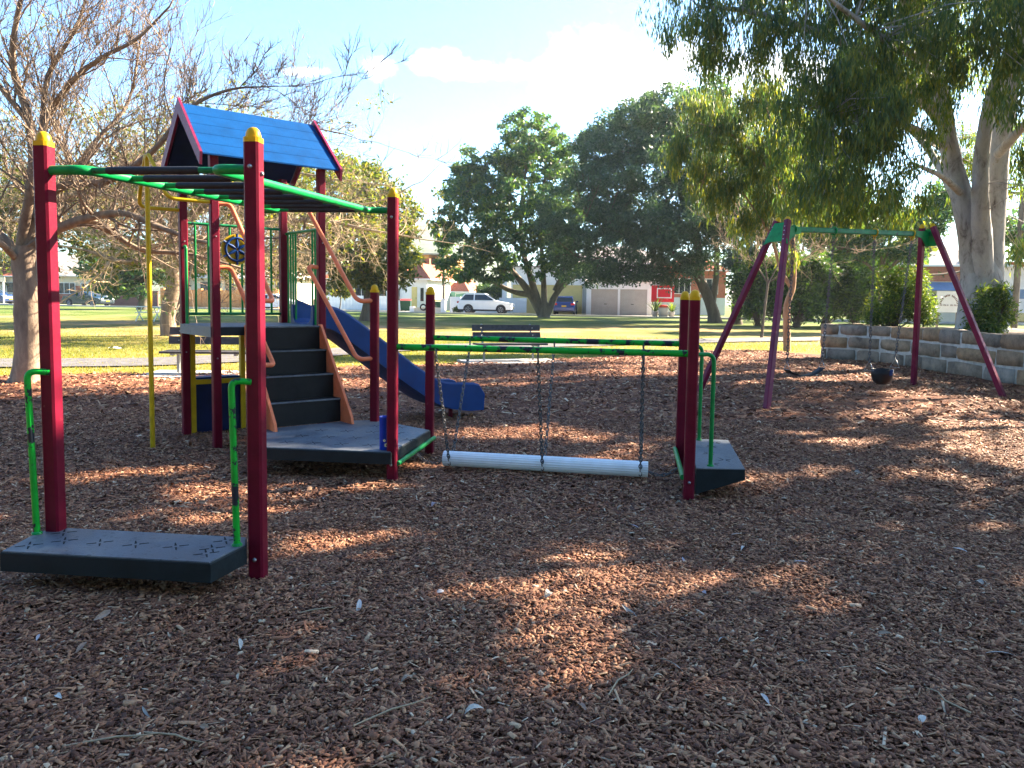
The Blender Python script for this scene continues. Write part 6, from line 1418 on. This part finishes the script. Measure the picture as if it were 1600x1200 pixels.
# ------------------------------------------------------------------ cars
def car(name, label, loc, rz, L, Wd, prof, cab, wheels, wr, paint_m, clad=None, plate=None, grp=None):
    "local x forward; prof: lower body side profile; cab: (x rear bottom, x rear top, x front top, x front bottom, z belt, z roof)"
    t = thing(name, loc, label, 'car', grp); t.rotation_euler.z = rz
    def B(m, nm, mat, par): 
        me = bpy.data.meshes.new(nm); me.from_pydata([tuple(v) for v in m.v], [], m.f); me.polygons.foreach_set('use_smooth', np.array(m.sm, bool)); me.update(); return link_mesh(nm, me, mat, par)
    h = Wd / 2; m = MB(); n = len(prof); P = np.array(prof); c = P.mean(0)
    ys = [(-h, .965), (-h + .05, .992), (-h + .14, 1.0), (h - .14, 1.0), (h - .05, .992), (h, .965)]; V = []
    for y, s in ys:
        for x, z in P: V.append(((x - c[0]) * s + c[0] if abs(y) < h else (x - c[0]) * s + c[0], y, c[1] + (z - c[1]) * (s if z > c[1] else 1)))
    F = [(i * n + k, i * n + (k + 1) % n, (i + 1) * n + (k + 1) % n, (i + 1) * n + k) for i in range(len(ys) - 1) for k in range(n)]
    m.add(V, F, False); m.add(V[:n], [tuple(range(n))[::-1]]); m.add(V[-n:], [tuple(range(n))]); body = B(m, 'body', paint_m, t)
    xrb, xrt, xft, xfb, zb, zr = cab; hb_, ht = h - .07, h - .24; xm1, xm2 = xrt + (xft - xrt) * .3, xrt + (xft - xrt) * .7
    m = MB(); rr = [(xrb, zb), (xrt, zr - .06), (xrt + .15, zr - .01), ((xrt + xft) / 2, zr + .015), (xft - .15, zr - .005), (xft, zr - .06), (xfb, zb)]; V = []
    for s in (-1, 1):
        for x, z in rr: V.append((x, s * (hb_ + (ht - hb_) * (z - zb) / (zr - zb)), z))
    k = len(rr); m.add(V, [tuple(range(k)), tuple(range(k, 2 * k))[::-1]] + [(i, k + i, k + i + 1, i + 1) for i in range(k - 1)]); B(m, 'cabin', paint_m, t)
    def sidept(x, z, s, o=.012): return (x, s * (hb_ + (ht - hb_) * (z - zb) / (zr - zb) + o), z)
    z0, z1 = zb + .05, zr - .11
    def xr(z): return xrb + (xrt - xrb) * (z - zb) / (zr - .06 - zb)
    def xf(z): return xfb + (xft - xfb) * (z - zb) / (zr - .06 - zb)
    mid = (xrt + xft) / 2 - .05
    for s in (-1, 1):
        for a0, a1, b0, b1 in ((xr(z0) + .14, xr(z1) + .12, mid - .05, mid - .05), (mid + .05, mid + .05, xf(z0) - .16, xf(z1) - .10)):
            m = MB(); m.quad(sidept(a0, z0, s), sidept(b0, z0, s), sidept(b1, z1, s), sidept(a1, z1, s)); B(m, 'side_window', GLASS, t)
    for nm, X, o in (('windscreen', xf, .014), ('rear_window', xr, -.014)):
        w0, w1 = hb_ - .10, ht - .02; m = MB(); m.quad((X(z0) + o, -w0, z0), (X(z0) + o, w0, z0), (X(z1) + o, w1, z1), (X(z1) + o, -w1, z1)); B(m, nm, GLASS, t)
    for x in wheels:
        for s in (-1, 1):
            m = MB(); yk = s * (h - .012)
            ring = [(x + (wr + .07) * math.cos(a), s * (h - .018) , wr + (wr + .07) * math.sin(a)) for a in np.linspace(-.35, math.pi + .35, 20)]
            m.extrude(ring, (0, s * .03, 0)); B(m, 'wheel_arch', clad or BLACK, t)
            m = MB(); prof_t = [(wr * .62, -.11), (wr * .93, -.11), (wr, -.07), (wr, .07), (wr * .93, .11), (wr * .62, .11)]; V = []; q = 22
            for r_, y_ in prof_t:
                for a in range(q): V.append((x + r_ * math.cos(2 * math.pi * a / q), s * (h - .06) + y_, wr + r_ * math.sin(2 * math.pi * a / q)))
            m.add(V, [(i * q + a, i * q + (a + 1) % q, (i + 1) * q + (a + 1) % q, (i + 1) * q + a) for i in range(5) for a in range(q)], True); w = B(m, 'wheel', BLACK, t)
            m = MB(); yo = s * (h + .035); R_ = wr * .64
            m.extrude([(x + R_ * math.cos(a), yo - s * .05, wr + R_ * math.sin(a)) for a in np.linspace(0, 2 * math.pi, 21)[:-1]], (0, s * .01, 0)); B(m, 'hub_shadow', BLACK, w)
            m = MB(); m.tube([(x + R_ * .95 * math.cos(a), yo, wr + R_ * .95 * math.sin(a)) for a in np.linspace(0, 2 * math.pi, 21)[:-1]], .018, 5, closed=True)
            for j in range(5):
                a = 2 * math.pi * j / 5 + .3
                for da in (-.16, .16): m.tube([(x + .04 * math.cos(a), yo, wr + .04 * math.sin(a)), (x + R_ * .95 * math.cos(a + da), yo, wr + R_ * .95 * math.sin(a + da))], .02, 5)
            B(m, 'rim', STEEL, w)
    xF, xR = P[:, 0].max(), P[:, 0].min(); zl = cab[4] - .22
    for s in (-1, 1):
        m = MB(); m.box((xF - .16, s * (h - .20), zl - .02), (.32, .34, .15)); B(m, 'headlight', HEADL, t)
        m = MB(); m.box((xR + .10, s * (h - .16), zl + .08), (.24, .30, .17)); B(m, 'tail_light', TAILL, t)
        m = MB(); m.box((xf(zb) - .28, s * (h + .06), zb + .08), (.13, .18, .12)); B(m, 'mirror', paint_m, t)
    m = MB(); m.box((0, 0, .29), (L * .93, Wd + .015 if clad else Wd * .96, .14)); B(m, 'sill', clad or BLACK, t)
    for x, nm in ((xF - .02, 'number_plate'), (xR + .0, 'number_plate')):
        m = MB(); m.box((x, 0, .52 if x > 0 else .75), (.06, .40, .12)); B(m, nm, plate or YELD, t)
    return t
SUVP = [(-2.36, .40), (-2.40, .62), (-2.34, 1.0), (-2.22, 1.12), (1.05, 1.10), (1.95, .98), (2.28, .84), (2.40, .60), (2.36, .36), (2.1, .26), (-2.1, .26)]
SEDP = [(-2.36, .38), (-2.42, .58), (-2.38, .86), (-2.2, .98), (-1.5, 1.0), (.95, .97), (1.9, .84), (2.28, .70), (2.40, .50), (2.34, .30), (2.1, .22), (-2.1, .24)]
p = place(760, 67.2); car('parked_car', 'white five door wagon parked in front of the white garden wall', p, R(-8), 4.8, 1.88, SUVP, (-2.30, -1.80, .05, 1.10, 1.10, 1.74), (-1.42, 1.42), .37, CARWHITE, clad=BLACK)
p = place(884, 68.0); car('parked_car', 'blue hatchback parked nose in at the yellow garage door', p, R(82), 4.3, 1.80, [(x * .88, z) for x, z in SUVP], (-2.0, -1.62, .1, .95, 1.06, 1.60), (-1.28, 1.28), .33, CARBLUE)
p = place(138, 75.5); car('parked_car', 'dark teal sedan parked by the kerb at left', p, R(-17), 4.85, 1.82, SEDP, (-1.75, -1.05, .25, 1.15, .96, 1.42), (-1.42, 1.42), .31, CARGREEN)
p = place(-12, 80.0); car('parked_car', 'navy car cut off by the left edge behind the bare tree', p, R(-14), 4.6, 1.82, SUVP, (-2.2, -1.75, .15, 1.05, 1.08, 1.6), (-1.40, 1.40), .34, CARNAVY)
p = place(433, 72.0); car('parked_car', 'white car half hidden behind the tower railing', p, R(-10), 4.5, 1.8, SEDP, (-1.75, -1.15, .25, 1.1, .96, 1.44), (-1.38, 1.38), .31, CARWHITE)

# ------------------------------------------------------------------ benches, picnic table, small things
def bench(label, pos, rz, L=1.75, pad=True):
    pos = np.array(pos, float); t = thing('park_bench', pos, label, 'bench'); fr = Frame(pos, rz)
    for k, (z, y) in enumerate(((.56, .26), (.735, .31))):
        m = MB(); c = fr.p(0, y, z + .07); m.box(c, (L, .04, .145), M=Matrix.Rotation(rz, 3, 'Z') @ Matrix.Rotation(R(-12), 3, 'X')); o = m.build('back_board', BENCHW, t)
        for s in (-.38, .38): bolt(o, fr.p(L * s, y - .025, z + .07), (math.sin(rz), -math.cos(rz)), .014)
    for y in (-.19, .0, .17): m = MB(); m.box(fr.p(0, y, .43), (L, .15, .04), rz); m.build('seat_board', BENCHW, t)
    for s in (-.36, .36):
        m = MB(); beam(m, fr.p(L * s, .1, -.02), fr.p(L * s, .1, .40), .05, .05); beam(m, fr.p(L * s, -.26, .395), fr.p(L * s, .22, .395), .05, .04); beam(m, fr.p(L * s, .22, .40), fr.p(L * s, .345, .90), .04, .03); m.build('leg', STEEL, t)
    if pad: m = MB(); fr.box(m, -L / 2 - .3, L / 2 + .3, -.75, .55, -.06, .03); m.build('pad', CONC, t)
    return t
b0 = atz(797, 566); bench('charcoal bench on a concrete pad beyond the hanging log', (b0[0], b0[1] + .15, 0), R(20))
b1 = atz(322, 586); bench('charcoal bench on a concrete pad seen under the tower deck', (b1[0], b1[1] + .1, 0), R(4), 1.6)
# picnic table on the lawn
p = place(231, 40); p[2] = gz(0, 40); t = thing('picnic_table', p, 'pale metal picnic table with slanted legs on the lawn', 'table'); fr = Frame(p, R(20))
part_box(fr, t, 'table_top', FENCEW, -.55, .55, -.35, .35, .70, .74)
for s in (-1, 1): part_box(fr, t, 'seat', FENCEW, -.55, .55, s * .62 - .13, s * .62 + .13, .42, .45)
for x in (-.42, .42):
    for s in (-1, 1): m = MB(); beam(m, fr.p(x - .12 * s, -.5 * s, -.03), fr.p(x + .12 * s, .25 * s, .70), .045, .045); m.build('leg', FENCEW, t)
# crumpled white sheet on the lawn
p = atz(178, 545); p[2] = .0; rg = np.random.default_rng(8)
xs = np.linspace(-.17, .17, 9); ys = np.linspace(-.11, .11, 7); X, Y = np.meshgrid(xs, ys); Zs = .015 + .05 * rg.random(X.shape) * (1 - (X / .18) ** 2) ; idx = np.arange(X.size).reshape(X.shape)
Vp = np.stack([X + rg.normal(0, .01, X.shape) + p[0], Y + rg.normal(0, .01, X.shape) + p[1], Zs + p[2]], -1).reshape(-1, 3)
tag(np_obj('plastic_bag', Vp, np.stack([idx[:-1, :-1], idx[:-1, 1:], idx[1:, 1:], idx[1:, :-1]], -1).reshape(-1, 4), WHITEP, smooth=True, origin=p), 'crumpled white plastic lying on the sunlit lawn', 'litter')

# fallen gum leaves and twigs on the mulch
def leaf_mesh(L, Wd, curl):
    V = []; k = 5
    for i in range(k + 1):
        f = i / k; w = Wd / 2 * math.sin(math.pi * (.06 + .92 * f)) ** .8; x = (f - .5) * L; z = curl * (1 - (2 * f - 1) ** 2)
        V += [(x, -w, z + .3 * w), (x, 0, z), (x, w, z + .3 * w)]
    F = [(i * 3 + j, i * 3 + j + 3, i * 3 + j + 4, i * 3 + j + 1) for i in range(k) for j in range(2)]
    me = bpy.data.meshes.new('fallen_leaf'); me.from_pydata(V, [], F); me.materials.append(M_LITTER); me.update(); return me
LM = [leaf_mesh(.07, .019, .006), leaf_mesh(.085, .015, .008), leaf_mesh(.05, .022, .012), leaf_mesh(.08, .018, -.004), leaf_mesh(.035, .02, .004), leaf_mesh(.06, .012, .003), leaf_mesh(.045, .025, .015)]
SPOT = [(128, 1025), (372, 1069), (470, 1003), (253, 940), (92, 1098), (228, 1120), (510, 1065), (590, 1085), (375, 1017), (855, 945), (688, 935), (637, 1075), (1048, 1060), (1028, 1080), (1440, 1145), (1590, 1130), (1560, 1030), (1530, 925), (1250, 890), (1068, 880), (1160, 868), (1355, 805), (1475, 825), (1345, 840), (1245, 840), (1418, 837), (1430, 735), (1365, 740), (1340, 742), (1490, 730), (1515, 772), (1022, 804), (1060, 795), (970, 798), (678, 800), (665, 838), (690, 862), (990, 830), (895, 820), (1150, 845), (1480, 710), (1230, 760), (1380, 1000), (1520, 1010), (985, 970), (780, 1050), (905, 1120), (1195, 1105), (1250, 1050), (1400, 920), (1500, 870), (1560, 800), (1100, 940), (700, 720), (725, 690), (790, 672), (1300, 640), (1340, 625), (1290, 605), (1370, 612), (1500, 640), (1540, 660), (1470, 690), (560, 960), (450, 900), (520, 860), (505, 790), (160, 980), (60, 1010), (320, 1150), (740, 1130), (1060, 1150), (1130, 1020), (860, 1010)]
rg = np.random.default_rng(77)
for i, (px, py) in enumerate(SPOT):
    q = atz(px, py); o = bpy.data.objects.new('fallen_leaf', LM[(i * 5 + i // 3) % 7]); col.objects.link(o); o.location = (q[0], q[1], float(mulch_z(q[0], q[1])) + .024); o.rotation_euler = (rg.normal(0, .45), rg.normal(0, .25), rg.uniform(0, 6.28)); s = rg.uniform(.9, 1.5); o.scale = (s, s, s)
    tag(o, 'pale dry gum leaf lying on the bark mulch', 'leaf', 'fallen leaves on the mulch')
for i, (px, py, L, a) in enumerate([(970, 1085, .22, 1.0), (615, 1135, .30, .6), (270, 1165, .26, -.3), (490, 970, .20, .4), (1480, 1110, .18, 2.0), (180, 1170, .3, .2)]):
    q = atz(px, py); z = float(mulch_z(q[0], q[1])) + .03; d = np.array([math.cos(a), math.sin(a), .05]); n_ = np.array([-d[1], d[0], 0])
    tag(MB().tube([q + [0, 0, z] - d * L / 2, q + [0, 0, z] + n_ * .015, q + [0, 0, z + .005] + d * L / 4 - n_ * .006, q + [0, 0, z] + d * L / 2], [.0032, .0035, .0028, .0015], 6).build('twig', B_TWIG, origin=q), 'thin broken twig lying on the bark mulch', 'twig', 'twigs on the mulch')

# ------------------------------------------------------------------ air: thin bright haze
def haze():
    m = bpy.data.materials.new('haze_air'); m.use_nodes = True; n = m.node_tree.nodes; l = m.node_tree.links
    n.remove(n['Principled BSDF']); v = n.new('ShaderNodeVolumePrincipled')
    v.inputs['Color'].default_value = (0.90, 0.95, 1.0, 1); v.inputs['Density'].default_value = 0.00026; v.inputs['Anisotropy'].default_value = 0.3; m.cycles.homogeneous_volume = True
    l.new(v.outputs[0], n['Material Output'].inputs['Volume'])
    o = MB().box((-60, 270, 23.5), (800, 740, 51)).build('haze', m); tag(o, 'thin pale haze in the air over the whole park', 'haze', kind='stuff')
haze()
